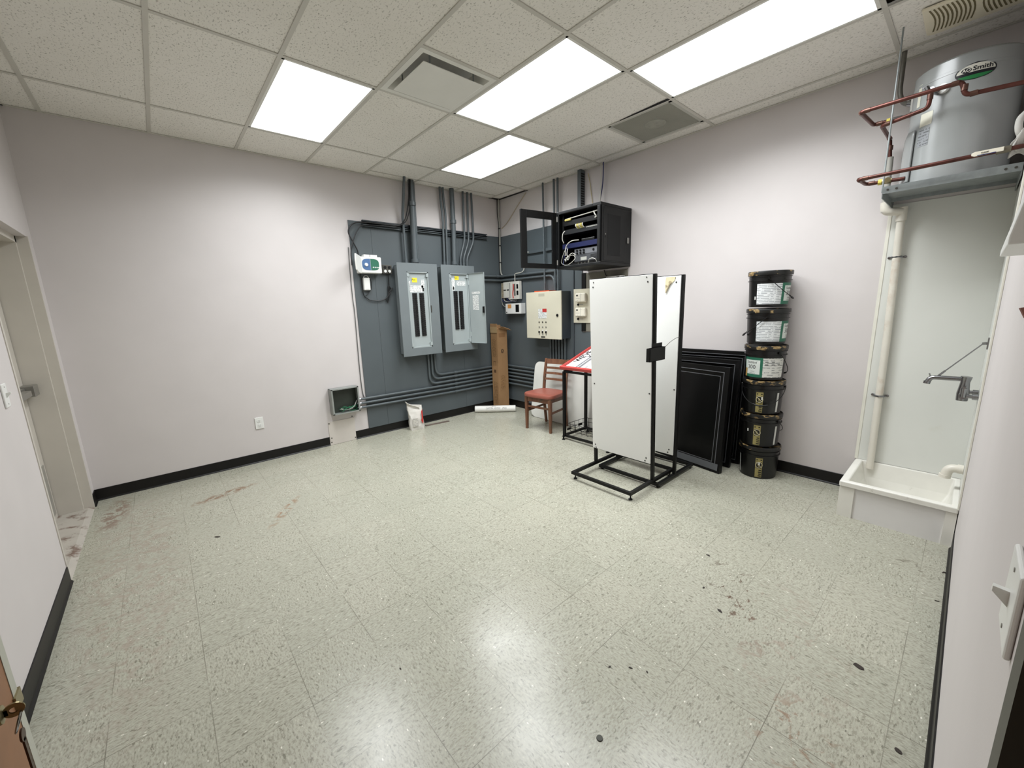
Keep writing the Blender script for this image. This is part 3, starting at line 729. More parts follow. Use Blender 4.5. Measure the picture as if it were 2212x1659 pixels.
# swung door of the right panel
h = Vector((-0.722, -0.156)); e = Vector((-0.668, -0.436)); u = (e-h).normalized(); nn = Vector((-u.y, u.x))
Mx = Matrix(((u.x, nn.x, 0, h.x), (u.y, nn.y, 0, h.y), (0, 0, 1, 0), (0, 0, 0, 1))); L = (e-h).length
b = BM(); box(b, 0, L, 0, 0.003, 1.048, 1.992, Mx); box(b, L-0.003, L, -0.012, 0.0, 1.048, 1.992, Mx); box(b, 0.0, L, -0.012, 0, 1.989, 1.992, Mx); box(b, 0, L, -0.012, 0, 1.048, 1.051, Mx)
pd = obj('panel_door', b, DEADF, P2)
b = BM(); box(b, 0.06, 0.17, -0.0012, 0.0, 1.50, 1.70, Mx); obj('directory_card', b, PAPERP, pd)
b = BM(); box(b, 0.05, 0.20, -0.0012, 0.0, 1.715, 1.745, Mx); obj('paper_label', b, PAPERP, pd)
b = BM(); box(b, L-0.035, L-0.008, -0.022, 0.0, 1.46, 1.545, Mx); obj('latch', b, BLACK, pd, bevel=0.004)
for z in (1.14, 1.84):
    b = BM(); tube(b, [(h.x, h.y, z), (h.x, h.y, z+0.06)], 0.007, 10); obj('hinge', b, DEADF, pd)

# ---- sprinkler controller with its cover swung open
t = thing('sprinkler_controller', 'white wall timer box with a green and blue dial face on the backboard', 'controller', (-2.07, -0.012, 1.95))
b = BM(); box(b, -2.198, -1.932, -0.115, -0.0125, 1.962, 2.145); obj('case', b, WHITEP, t, bevel=0.010, seg=3)
def ell(cx, cz, a, c, y, n=28, cut=None):
    pts = []
    for k in range(n):
        th = 2*math.pi*k/n; x = cx+a*math.copysign(abs(math.cos(th))**0.6, math.cos(th)); z = cz+c*math.copysign(abs(math.sin(th))**0.6, math.sin(th))
        if cut: x = max(x, cut[0]); x = min(x, cut[1])
        pts.append((x, y, z))
    return pts
b = BM(); prism(b, ell(-2.065, 2.058, 0.100, 0.064, -0.1155, cut=(-9, -2.068)), (0, -0.002, 0)); obj('dial_panel', b, BLUEL, t)
b = BM(); prism(b, ell(-2.065, 2.058, 0.100, 0.064, -0.1155, cut=(-2.064, 9)), (0, -0.002, 0)); obj('button_panel', b, GREEN, t)
b = BM(); lathe(b, [(0, 0), (0.020, 0), (0.017, 0.014), (0, 0.014)], seg=24, Mx=Matrix.Translation((-2.118, -0.1172, 2.055)) @ Matrix.Rotation(math.pi/2, 4, 'X')); obj('dial', b, WHITEP, t, smooth=True)
for k in range(4):
    b = BM(); disc(b, (-2.037+k*0.022, -0.1172, 2.028), 0.007, (0, -1, 0), 0.003, 12); obj('button', b, WHITEP, t)
b = BM(); prism(b, [(-2.195, -0.118, 2.145), (-2.195, -0.118, 1.955), (-2.245, -0.165, 1.962), (-2.272, -0.190, 1.99), (-2.278, -0.195, 2.09), (-2.270, -0.188, 2.165)], (0.010, -0.016, 0)); obj('cover', b, WHITEP, t, bevel=0.004)
for xa, xb in ((-2.125, -2.055), (-2.048, -1.965)):
    b = BM(); box(b, xa, xb, -0.085, -0.02, 2.145, 2.172); obj('terminal_cap', b, WHITEP, t, bevel=0.003)
t = thing('power_adapter', 'small white power adapter hanging below the sprinkler controller', 'adapter', (-2.103, -0.012, 1.77))
b = BM(); box(b, -2.142, -2.066, -0.055, -0.0125, 1.772, 1.915); obj('adapter_case', b, WHITEP, t, bevel=0.008, seg=3)
b = BM(); tube(b, spline([(-2.135, -0.035, 1.912), (-2.12, -0.035, 1.935), (-2.085, -0.035, 1.935), (-2.072, -0.035, 1.912)], 5), 0.004, 6); obj('hanging_loop', b, WHITEP, t)
text('lettering', '-------', 0.018, (-2.105, -0.0556, 1.785), (1, 0, 0), Z, GREYINK, t)
t = thing('outlet_box', 'dark square outlet box between the sprinkler controller and left panel', 'outlet', (-1.842, -0.012, 2.02))
b = BM(); box(b, -1.905, -1.782, -0.058, -0.0125, 1.968, 2.068); obj('box_body', b, DARKFR, t, bevel=0.004)
for x, z in ((-1.868, 2.040), (-1.815, 2.040), (-1.868, 1.995), (-1.815, 1.995)):
    b = BM(); disc(b, (x, -0.058, z), 0.017, (0, -1, 0), 0.004, 18); obj('receptacle', b, WHITEP if z < 2.02 else BLACK, t)

def cable(label, pts, r, m, group=None, n=8, name='cable', seg=8):
    return tag(obj(name, tube(BM(), spline(pts, n), r, seg), m, smooth=True), label, 'cable', group)
cable('black cable looping from the strut channel down the left edge of the backboard', [(-1.50, -0.13, HC+0.02), (-1.52, -0.10, 2.80), (-1.58, -0.088, 2.60), (-1.70, -0.075, 2.535), (-2.07, -0.055, 2.53), (-2.20, -0.045, 2.50), (-2.252, -0.03, 2.42), (-2.22, -0.03, 2.33), (-2.172, -0.03, 2.225), (-2.165, -0.03, 2.15)], 0.007, CABLEB)
cable('second black cable curving from the strut channel to behind the controller', [(-1.49, -0.14, HC+0.02), (-1.505, -0.115, 2.80), (-1.56, -0.10, 2.60), (-1.70, -0.085, 2.52), (-2.06, -0.06, 2.50), (-2.15, -0.045, 2.44), (-2.21, -0.035, 2.32), (-2.245, -0.03, 2.2), (-2.25, -0.03, 2.05)], 0.006, CABLEB)
cable('thin grey cable running down the backboard edge to the junction box', [(-2.262, -0.008, 2.25), (-2.272, -0.008, 1.98), (-2.272, -0.008, 1.66), (-2.268, -0.008, 1.5), (-2.278, -0.008, 0.83), (-2.270, -0.008, 0.55), (-2.245, -0.012, 0.48)], 0.005, mat('grey_cable', (88, 88, 86), 0.5))
cable('black power lead sagging from the adapter to its coil', [(-2.160, -0.03, 1.96), (-2.152, -0.03, 1.74), (-2.11, -0.03, 1.68), (-2.05, -0.03, 1.655), (-1.94, -0.03, 1.652), (-1.86, -0.03, 1.69), (-1.80, -0.03, 1.77), (-1.78, -0.03, 1.80), (-1.83, -0.03, 1.75), (-1.87, -0.03, 1.66), (-1.855, -0.03, 1.63), (-1.835, -0.03, 1.70), (-1.80, -0.03, 1.78), (-1.835, -0.03, 1.82), (-1.845, -0.03, 1.70)], 0.006, CABLEB)
cable('black lead hanging from the outlet box down to the coil', [(-1.83, -0.064, 1.99), (-1.828, -0.04, 1.94), (-1.828, -0.03, 1.80), (-1.838, -0.032, 1.68)], 0.006, CABLEB)
cable('short black lead looping under the power adapter', [(-2.07, -0.03, 1.93), (-2.045, -0.03, 1.88), (-2.05, -0.03, 1.80), (-2.09, -0.03, 1.735), (-2.125, -0.03, 1.71)], 0.005, CABLEB)

# ---- open junction box with green wires
t = thing('junction_box', 'open grey metal junction box with green wires low on the back wall', 'junction box', (-2.507, 0, 0.37))
b = BM(); x0, x1, z0, z1 = -2.662, -2.352, 0.370, 0.668
box(b, x0, x1, -0.006, -0.001, z0, z1)
for a in ((x0, x0+0.003, z0, z1), (x1-0.003, x1, z0, z1), (x0, x1, z0, z0+0.003), (x0, x1, z1-0.003, z1)): box(b, a[0], a[1], -0.104, -0.001, a[2], a[3])
for a in ((x0, x0+0.016, z0, z1), (x1-0.016, x1, z0, z1), (x0, x1, z0, z0+0.012), (x0, x1, z1-0.012, z1)): box(b, a[0], a[1], -0.106, -0.103, a[2], a[3])
obj('box_shell', b, mat('junction_steel', (150, 154, 150), 0.4, metal=0.3), t)
b = BM(); box(b, x0+0.004, x1-0.004, -0.010, -0.006, z0+0.004, z1-0.004); obj('back_plate', b, mat('dark_green_steel', (46, 52, 45), 0.5, var=0.2, vs=7), t)  # plate darker and greener than the shell, uneven in tone
for z in (0.492, 0.441, 0.390):
    b = BM(); tube(b, [(x1-0.012, -0.040, z), (x1+0.035, -0.040, z)], 0.019, 12); obj('connector', b, CHROME, t, smooth=True)
random.seed(3)
for k in range(7):
    z = (0.492, 0.441, 0.390)[k % 3]; sag = 0.382+random.random()*0.03
    pts = [(x1-0.01, -0.04, z)]+[(x1-0.05-q*0.05-random.random()*0.02, -0.03-random.random()*0.06, sag+random.random()*0.035) for q in range(4)]
    b = BM(); tube(b, spline(pts, 6), 0.0034, 6); obj('wire', b, GREENW if k % 3 else CABLEG, t, smooth=True)
t = thing('cover_plate', 'scuffed off-white cover plate screwed to the wall under the junction box', 'cover plate', (-2.555, 0, 0.0))
b = BM(); box(b, -2.706, -2.404, -0.008, -0.0005, 0.002, 0.280); obj('plate', b, mat('scuffed_plate', (205, 198, 190), 0.55, var=0.03, dirt=(120, 112, 102), ds=11.0, dlo=0.66, dhi=0.72), t)
for x, z in ((-2.697, 0.262), (-2.425, 0.295), (-2.685, 0.085), (-2.69, 0.035), (-2.414, 0.03)):
    b = BM(); disc(b, (x, -0.008 if z < 0.28 else -0.0, z), 0.007, (0, -1, 0), 0.003, 10); obj('screw', b, DARKFR, t)

# ---- on the floor along the back wall
t = thing('cement_bag', 'half-empty white paper bag with red print slumped against the back wall', 'bag', (-1.66, -0.15, 0))
b = BM(); W, D, H = 0.185, 0.135, 0.315
Rm = Matrix.Translation((-1.665, -0.155, 0)) @ Matrix.Rotation(-0.32, 4, 'Z'); rows = 10; cols = 8; rr = []
random.seed(12)
for i in range(rows+1):
    f = i/rows; d = D/2*(1-0.80*max(0, (f-0.45)/0.55)**1.2); w = W/2*(1+0.05*math.sin(f*9)); ring = []
    for k in range(24):
        a = 2*math.pi*k/24; cx, cy = math.cos(a), math.sin(a)
        x = w*math.copysign(abs(cx)**0.35, cx); y = d*math.copysign(abs(cy)**0.5, cy)
        top = H*f + (0.012*(-x/w)*max(0, (f-0.5)/0.5))
        j = 0.006*math.sin(7*f*3+a*3)+0.004*math.sin(a*7+f*13)
        ring.append(b.verts.new(Rm @ Vector((x*(1+j*4)-0.012*f, y+j+0.03*f, max(0.0, top)))))
    rr.append(ring)
for a, c in zip(rr, rr[1:]):
    for k in range(24): b.faces.new((a[k], a[(k+1) % 24], c[(k+1) % 24], c[k]))
b.faces.new(rr[0][::-1]); b.faces.new(rr[-1])
obj('bag_body', b, BAGP, t, smooth=True)
b = BM(); prism(b, [Rm @ Vector(p) for p in ((0.058, -0.054, 0.235), (0.076, -0.046, 0.265), (0.078, -0.066, 0.10), (0.070, -0.0705, 0.075), (0.048, -0.0715, 0.125), (0.060, -0.0680, 0.15))], Rm.to_3x3() @ Vector((0, -0.003, 0))); obj('red_print', b, REDL, t)
b = BM(); prism(b, [Rm @ Vector(p) for p in ((-0.055, -0.0715, 0.05), (0.01, -0.0725, 0.05), (0.01, -0.0715, 0.16), (-0.055, -0.0705, 0.16))], Rm.to_3x3() @ Vector((0, -0.002, 0))); obj('faded_print', b, print_mat('faded_bag_print', (204, 200, 192), (168, 164, 158), period=0.02), t)
b = BM(); prism(b, [Rm @ Vector(p) for p in ((-0.09, 0.016, 0.30), (-0.125, -0.004, 0.372), (-0.080, -0.012, 0.338), (0.04, -0.020, 0.285), (0.05, -0.010, 0.265), (-0.06, 0.000, 0.285))], Rm.to_3x3() @ Vector((0, 0.012, 0.004))); obj('torn_flap', b, BAGP, t)
b = BM(); box(b, -0.17, 0.17, -0.020, 0.020, 0, 0.008, Matrix.Translation((-1.36, -0.16, 0.0005)) @ Matrix.Rotation(-0.12, 4, 'Z'))
tag(obj('floor_strip', b, mat('brown_trim_strip', (106, 92, 84), 0.5)), 'thin brown offcut strip lying on the floor beside the white bag', 'strip')

t = thing('cardboard_carton', 'tall narrow brown cardboard carton standing in the far corner', 'cardboard box', (-0.21, -0.13, 0))
b = BM(); X0, X1, Y0, Y1, H = -0.300, -0.110, -0.212, -0.060, 1.215
box(b, X0, X1, Y0, Y1, 0.0, H); obj('carton_body', b, CARD, t, bevel=0.002)
b = BM(); box(b, X0-0.006, X0+0.003, Y0-0.004, Y1, H-0.015, H+0.075); obj('flap', b, CARD, t)
b = BM(); prism(b, [(X0+0.02, Y0, H), (X1+0.02, Y0-0.004, H), (X1+0.055, Y0-0.05, H-0.035), (X0+0.05, Y0-0.055, H+0.035)], (0, 0.004, 0.002)); obj('flap', b, CARD, t)
b = BM(); box(b, X0, X1, Y1-0.004, Y1, H, H+0.05); obj('flap', b, CARD, t)
b = BM(); prism(b, [(X0-0.004, Y0-0.005, H-0.06), (X0-0.004, Y1, H-0.06), (X0-0.009, Y1, H+0.03), (X0-0.009, Y0-0.005, H+0.03)], (-0.001, 0, 0)); obj('clear_tape', b, mat('tape_sheen', (186, 158, 118), 0.25), t)
carton_print = print_mat('carton_print', (158, 122, 84), (96, 70, 46), period=0.014, axis=1, duty=0.5, breakup=60.0)
for (z0, z1, m) in ((0.80, 1.06, carton_print), (0.62, 0.72, CARDI), (0.08, 0.42, carton_print)):
    b = BM()
    if m is CARDI:
        box(b, X0-0.001, X0, Y0+0.055, Y0+0.105, 0.56, 0.605)
        for yy in (Y0+0.055, Y0+0.100): box(b, X0-0.001, X0, yy, yy+0.006, 0.66, 0.73)
        box(b, X0-0.001, X0, Y0+0.055, Y0+0.106, 0.727, 0.733)
    else: box(b, X0-0.001, X0, Y0+0.035, Y0+0.12, z0, z1)
    obj('printing', b, m, t)
b = BM(); tube(b, [(X0+0.088+0.022*math.cos(2*math.pi*k/24), Y0-0.0006, 0.885+0.024*math.sin(2*math.pi*k/24)) for k in range(24)], 0.0045, 6, closed=True); prism(b, [(X0+0.076, Y0-0.0002, 0.893), (X0+0.088, Y0-0.0002, 0.870), (X0+0.100, Y0-0.0002, 0.893), (X0+0.088, Y0-0.0002, 0.884)], (0, -0.001, 0)); obj('round_emblem', b, mat('dark_carton_ink', (52, 36, 26), 0.7), t)
for z0, z1, xa, xb, m in ((0.68, 0.83, 0.075, 0.10, carton_print), (0.30, 0.52, 0.04, 0.13, print_mat('carton_print_row', (158, 122, 84), (118, 88, 58), period=0.018, breakup=60.0)), (1.09, 1.15, 0.03, 0.15, CARDI)):
    b = BM(); box(b, X0+xa, X0+xb, Y0-0.001, Y0, z0, z1); obj('printing', b, m if m is not CARDI else mat('light_carton_ink', (140, 102, 66), 0.7), t)

t = thing('paper_tube', 'white cardboard tube lying on the floor in front of the carton', 'tube', (-0.46, -0.30, 0))
A, B = Vector((-0.655, -0.072, 0.049)), Vector((-0.222, -0.478, 0.049)); d = (B-A).normalized()
b = BM(); tube(b, [A, B], 0.048, 28, caps=False); tube(b, [A, B], 0.044, 28, caps=False)
obj('tube_wall', b, mat('white_tube_paper', (226, 224, 218), 0.55, var=0.03), t, smooth=True)
for c, s in ((A, 1), (B, -1)):
    b = BM(); tube(b, [c-d*0.003*s, c+d*0.004*s], 0.0475, 28); obj('end_cap', b, WHITEP, t)
nn = Vector((-d.y, d.x, 0)); nn = nn if nn.dot(Vector((-1, -1, 0))) > 0 else -nn
mid = (A+B)/2
for tx, dx, ang, sz in (('SATIN VISTO', -0.03, 0.42, 0.036), ('(PA)', 0.135, 0.42, 0.036), ('vita et hoc', -0.02, 1.1, 0.016)):
    o = mid+d*dx+(nn*math.cos(ang)+Z*math.sin(ang))*0.0484
    text('handwriting', tx, sz, o, d, (Z*math.cos(ang)-nn*math.sin(ang)), GREYINK, t, shear=0.2)

# ============================================================ RIGHT WALL: control gear and network cabinet
t = thing('control_panel', 'beige square control panel on the grey board above the wooden chair', 'control panel', (-0.1, -1.06, 1.10))
b = BM(); box(b, -0.185, -0.0125, -1.372, -0.752, 1.105, 1.702); obj('panel_box', b, CONDD, t)
b = BM(); box(b, -0.205, -0.186, -1.380, -0.748, 1.098, 1.708); obj('panel_door', b, BEIGE, t, bevel=0.006, seg=3)
b = BM(); disc(b, (-0.205, -1.318, 1.405), 0.017, (-1, 0, 0), 0.008, 20); obj('door_lock', b, BLACK, t)
def rlab(name, ya, yb, z0, z1, m, p, x=-0.2052):
    b = BM(); box(b, x-0.001, x, yb, ya, z0, z1); return obj(name, b, m, p)
rlab('paper_label', -0.978, -1.128, 1.366, 1.445, PAPERP, t)
rlab('paper_label', -0.978, -1.052, 1.445, 1.489, PAPERP, t)
rlab('red_label', -1.054, -1.130, 1.445, 1.490, REDL, t)
rlab('paper_label', -0.985, -1.095, 1.648, 1.685, mat('beige_label', (178, 174, 156), 0.5), t)
rlab('dark_label', -1.022, -1.096, 1.112, 1.132, DARKFR, t)
for k in range(3):
    y = -0.993-k*0.062
    b = BM(); disc(b, (-0.205, y, 1.317), 0.009, (-1, 0, 0), 0.006, 14); obj('indicator', b, DARKFR, t)
    b = BM(); disc(b, (-0.205, y, 1.252), 0.009, (-1, 0, 0), 0.006, 14); obj('push_button', b, FLANGE, t)
    b = BM(); box(b, -0.218, -0.205, y-0.008, y+0.008, 1.172, 1.200); obj('selector_switch', b, BLACK, t)
    b = BM(); disc(b, (-0.205, y, 1.206), 0.010, (-1, 0, 0), 0.003, 14); obj('white_cap', b, WHITEP, t)
    rlab('legend', y+0.008, y-0.010, 1.146, 1.160, GREYL, t)
b = BM(); box(b, -0.19, -0.02, -1.165, -0.895, 1.7085, 1.722); tag(obj('orange_folder', b, ORANGE), 'flat orange folder lying on top of the beige control panel', 'folder')

t = thing('terminal_block', 'bank of white wiring terminal modules on the grey board near the corner', 'terminal block', (-0.05, -0.26, 1.63))
b = BM(); box(b, -0.03, -0.0125, -0.478, -0.035, 1.640, 1.885); obj('mounting_rail', b, CONDD, t)
for j, (ya, yb, d) in enumerate(((-0.105, -0.170, 0.060), (-0.174, -0.240, 0.056), (-0.246, -0.318, 0.075), (-0.324, -0.392, 0.070), (-0.398, -0.476, 0.080))):
    lo = 1.66 if j < 2 else 1.634
    b = BM(); box(b, -d, -0.03, yb, ya, lo, 1.886); obj('module', b, mat('terminal_white', (205, 203, 194), 0.45), t, bevel=0.003)
    if j == 2: rlab('strip', ya-0.012, yb+0.040, lo+0.02, 1.87, GREYL, t, -d-0.0002)
    if j == 3:
        b = BM(); tube(b, spline([(-d-0.004, -0.345, 1.85), (-d-0.008, -0.350, 1.78), (-d-0.008, -0.335, 1.72), (-d-0.004, -0.34, 1.65)], 5), 0.007, 6); obj('red_wire', b, REDL, t)
        rlab('strip', ya-0.030, yb+0.005, lo+0.05, 1.85, FLANGE, t, -d-0.0002)
    if j == 4:
        for z in (1.69, 1.78): rlab('port', ya-0.022, yb+0.018, z, z+0.062, BLACK, t, -d-0.0002)
    if j < 2: rlab('label', ya-0.006, yb+0.006, 1.765, 1.78, BLACK, t, -d-0.0002)
for k in range(14):
    b = BM(); z = 1.66+k*0.0155; box(b, -0.062, -0.03, -0.103, -0.062, z, z+0.011); obj('terminal', b, mat('terminal_tan', (168, 156, 130), 0.5, var=0.15, vs=60), t)
for k in range(6):
    b = BM(); tube(b, spline([(-0.04, -0.06-k*0.03, 1.66), (-0.06, -0.08-k*0.045, 1.62), (-0.06, -0.18-k*0.03, 1.598+k*0.004), (-0.05, -0.30-k*0.02, 1.61), (-0.05, -0.38, 1.635)], 6), 0.0045, 6); obj('jumper_wire', b, (CABLEN, CABLEW, CABLEB)[k % 3], t, smooth=True)
t = thing('relay_box', 'small white relay box with an orange label under the terminal modules', 'relay box', (-0.06, -0.36, 1.425))
b = BM(); box(b, -0.100, -0.0125, -0.528, -0.188, 1.426, 1.574); obj('relay_case', b, WHITEP, t, bevel=0.004)
rlab('orange_label', -0.240, -0.318, 1.505, 1.562, ORANGEL, t, -0.1002); rlab('black_window', -0.412, -0.484, 1.450, 1.556, BLACK, t, -0.1002)
b = BM(); disc(b, (-0.1, -0.213, 1.447), 0.010, (-1, 0, 0), 0.002, 12); obj('corner_hole', b, BLACK, t)
cable('pale cable arcing from the corner down into the relay box', [(-0.03, -0.045, 1.88), (-0.03, -0.026, 1.75), (-0.03, -0.022, 1.66), (-0.035, -0.045, 1.57), (-0.05, -0.11, 1.535), (-0.06, -0.19, 1.535)], 0.005, CABLEG)
cable('white cable bundle tied down the far room corner from the ceiling', [(-0.030, -0.030, HC), (-0.036, -0.030, 2.8), (-0.030, -0.034, 2.68), (-0.034, -0.03, 2.4), (-0.038, -0.032, 2.2), (-0.036, -0.030, 2.05), (-0.026, -0.050, 1.99)], 0.011, CABLEG)
cable('thin grey cable beside the bundle in the far corner', [(-0.052, -0.022, HC), (-0.056, -0.022, 2.85), (-0.040, -0.026, 2.70), (-0.046, -0.022, 2.5), (-0.054, -0.024, 2.2), (-0.05, -0.024, 2.0)], 0.005, CABLEB)
for z in (2.66, 2.42, 2.18):
    b = BM(); tube(b, [(-0.036, -0.031, z-0.008), (-0.036, -0.031, z+0.008)], 0.017, 10); tag(obj('cable_tie', b, BLACK), {2.66: 'topmost', 2.42: 'middle', 2.18: 'lowest'}[z]+' black tie round the corner cable bundle', 'cable tie', 'ties on the corner cable bundle')
cable('tan cable running diagonally up the right wall from the corner', [(-0.006, -0.05, 2.66), (-0.006, -0.19, 2.73), (-0.006, -0.40, 2.90), (-0.006, -0.585, 3.04)], 0.006, mat('tan_cable', (172, 160, 138), 0.5))
cable('white cable dropping behind the open glass door to the terminal block', [(-0.05, -0.66, 2.255), (-0.055, -0.60, 2.26), (-0.055, -0.565, 2.22), (-0.055, -0.562, 2.10), (-0.055, -0.555, 2.03), (-0.060, -0.50, 1.998), (-0.060, -0.385, 1.990), (-0.062, -0.375, 1.95), (-0.062, -0.372, 1.886)], 0.006, CABLEW)
b = BM(); box(b, -0.045, -0.0125, -0.93, -0.60, 2.235, 2.270); box(b, -0.045, -0.0125, -1.13, -0.96, 2.235, 2.270)
tag(obj('short_channel', b, COND), 'short grey wiring channel on the board seen through the glass door', 'channel')

t = thing('timer_plate', 'beige plate with two white wall timers beside the control panel', 'timer', (-0.03, -1.57, 1.30))
b = BM(); box(b, -0.032, -0.0125, -1.70, -1.436, 1.303, 1.718); obj('back_plate', b, BEIGE, t, bevel=0.003)
for z in (1.613, 1.437):
    b = BM(); box(b, -0.082, -0.032, -1.652, -1.496, z-0.055, z+0.055); tm = obj('timer', b, CREAM, t, bevel=0.016, seg=4)
    b = BM(); box(b, -0.0835, -0.082, -1.545, -1.522, z+0.018, z+0.034); obj('display', b, BLACK, tm)
    b = BM(); box(b, -0.083, -0.082, -1.588, -1.586, z-0.05, z+0.05); obj('seam', b, GREYL, tm)
    b = BM(); box(b, -0.083, -0.082, -1.575, -1.515, z-0.012, z-0.008); box(b, -0.083, -0.082, -1.60, -1.594, z+0.03, z+0.036); box(b, -0.083, -0.082, -1.545, -1.53, z-0.036, z-0.032); obj('markings', b, GREYL, tm)
    b = BM(); lathe(b, [(0, 0), (0.013, 0), (0.011, 0.014), (0, 0.014)], seg=16, Mx=Matrix.Translation((-0.032, -1.513, z-0.085)) @ Matrix.Rotation(-math.pi/2, 4, 'Y')); obj('knob', b, BLACK, t, smooth=True)
    rlab('caption', -1.53, -1.59, z-0.088, z-0.080, GREYL, t, -0.032)
b = BM(); box(b, -0.03, -0.0005, -1.622, -1.562, 1.20, 1.905); tag(obj('black_batten', b, BLACK), 'black upright batten at the edge of the grey board under the cabinet', 'batten')
b = BM(); box(b, -0.02, -0.0005, -2.195, -1.624, 1.20, 1.90); tag(obj('olive_backboard', b, mat('dark_olive_board', (112, 109, 98), 0.6)), 'dark olive board on the wall below the network cabinet', 'backboard')
t = thing('small_modem', 'flat white modem on the wall just below the network cabinet', 'modem', (-0.06, -2.07, 1.79))
b = BM(); box(b, -0.11, -0.0205, -2.17, -1.975, 1.792, 1.832); obj('modem_case', b, WHITEP, t, bevel=0.004)
for y in (-2.128, -2.145):
    b = BM(); box(b, -0.1115, -0.11, y-0.006, y+0.006, 1.812, 1.824); obj('port', b, BLACK, t)
cable('black cable hanging under the network cabinet above the modem', [(-0.04, -1.90, 1.915), (-0.035, -1.92, 1.86), (-0.03, -1.955, 1.81), (-0.04, -1.98, 1.80)], 0.005, CABLEB)
b = BM(); box(b, -0.09, -0.0005, -2.655, -2.40, 1.45, 1.782); box(b, -0.06, -0.0005, -2.715, -2.655, 1.45, 1.782)
tag(obj('grey_wall_box', b, mat('grey_box_paint', (150, 151, 147), 0.5), bevel=0.002), 'pale grey wall box peeking out between the two white display panels', 'wall box')

# ---- network cabinet
CX0, CX1, CY0, CY1, CZ0, CZ1 = -0.550, -0.001, -2.222, -1.632, 1.925, 2.528
t = thing('network_cabinet', 'black wall-mounted network cabinet with its glass door swung open', 'network cabinet', (-0.275, -1.927, CZ0))
b = BM(); s = 0.014
box(b, CX0, CX1, CY0, CY1, CZ1-0.03, CZ1); box(b, CX0, CX1, CY0, CY1, CZ0, CZ0+0.03)
box(b, CX0, CX1, CY1-s, CY1, CZ0+0.03, CZ1-0.03); box(b, CX1-0.012, CX1, CY0+s, CY1-s, CZ0+0.03, CZ1-0.03)
box(b, CX0, CX1, CY0, CY0+s, CZ0+0.03, CZ1-0.03)
box(b, CX0, CX0+0.02, CY0, CY0+0.045, CZ0+0.03, CZ1-0.03); box(b, CX0, CX0+0.02, CY1-0.03, CY1, CZ0+0.03, CZ1-0.03)
obj('shell', b, CABM, t, bevel=0.004)
b = BM(); box(b, CX0+0.045, -0.115, CY0-0.004, CY0, CZ0+0.045, CZ1-0.045)
sp = obj('side_door', b, CABM, t, bevel=0.003)
b = BM(); box(b, CX0+0.115, -0.215, CY0-0.0055, CY0-0.004, CZ0+0.095, CZ1-0.105)
obj('vent_mesh', b, DARK, sp)
for z in (2.20, 2.225):
    b = BM(); disc(b, (CX0+0.075, CY0-0.004, z), 0.007, (0, -1, 0), 0.004, 12); obj('side_latch', b, FLANGE if z > 2.21 else BLACK, sp)
b = BM(); box(b, -0.085, -0.06, CY0-0.014, CY0, 2.16, 2.22); obj('swing_latch', b, FLANGE, t, bevel=0.004)
for y in (CY1-0.055, CY0+0.055):
    b = BM(); box(b, CX0+0.045, CX0+0.05, y-0.012, y+0.012, CZ0+0.03, CZ1-0.03)
    for k in range(18): box(b, CX0+0.044, CX0+0.046, y-0.004, y+0.004, CZ0+0.05+k*0.028, CZ0+0.058+k*0.028)
    obj('rack_rail', b, BLACKM, t)
b = BM(); box(b, CX0-0.002, CX0, CY0+0.10, CY1-0.06, CZ1-0.022, CZ1-0.006); obj('top_vent', b, DARK, t)
# glass door
h = Vector((CX0-0.004, CY1-0.006)); e = Vector((-1.030, -1.570)); u = (e-h).normalized(); nn = Vector((u.y, -u.x)); L = (e-h).length
Mx = Matrix(((u.x, nn.x, 0, h.x), (u.y, nn.y, 0, h.y), (0, 0, 1, 0), (0, 0, 0, 1)))
z0, z1 = CZ0+0.006, CZ1-0.006
b = BM()
for a in ((0, 0.062, z0, z1), (L-0.075, L, z0, z1), (0.062, L-0.075, z0, z0+0.052), (0.062, L-0.075, z1-0.075, z1)): box(b, a[0], a[1], 0, 0.022, a[2], a[3], Mx)
gd = obj('glass_door', b, BLACKM, t, bevel=0.002)
b = BM(); box(b, 0.055, L-0.068, 0.009, 0.013, z0+0.045, z1-0.068, Mx); obj('pane', b, GLASS, gd)
b = BM(); box(b, L-0.050, L-0.020, 0.022, 0.030, 2.19, 2.22, Mx); box(b, L-0.044, L-0.032, 0.028, 0.036, 2.16, 2.20, Mx); obj('door_latch', b, FLANGE, gd, bevel=0.003)
for z in (CZ0+0.045, CZ1-0.10):
    b = BM(); tube(b, [(h.x+0.004, h.y, z), (h.x+0.004, h.y, z+0.055)], 0.008, 10); obj('hinge', b, FLANGE, gd)
GYA, GYB = -1.70, -2.165                                            # rack opening
def gear(name, label, z0, z1, m, cat, x0=-0.505, x1=-0.22):
    t = thing(name, label, cat, ((x0+x1)/2, (GYA+GYB)/2, z0))
    b = BM(); box(b, x0, x1, GYB+0.01, GYA-0.01, z0, z1); box(b, x0-0.003, x0, GYB-0.008, GYA+0.008, z0+0.001, z1-0.001)
    obj('chassis', b, m, t); return t
t = thing('cable_bar', 'pale cable bar across the top of the network cabinet', 'cable bar', (-0.45, -1.93, 2.45))
b = BM(); tube(b, [(-0.50, -1.715, 2.445), (-0.50, -2.155, 2.465)], 0.006, 8); obj('bar', b, CABLEW, t)
t = gear('patch_panel', 'upper patch panel with yellow plugs at its left end in the network cabinet', 2.375, 2.425, BLACKM, 'patch panel')
for k in range(5):
    b = BM(); box(b, -0.522, -0.508, -1.735-k*0.017, -1.725-k*0.017, 2.425, 2.442); obj('plug', b, mat('yellow_plug', (190, 176, 96), 0.5), t)
b = BM(); tube(b, spline([(-0.515, -2.11, 2.46), (-0.535, -2.135, 2.43), (-0.525, -2.15, 2.40), (-0.51, -2.12, 2.40)], 5), 0.006, 6); obj('white_loop', b, CABLEW, t)
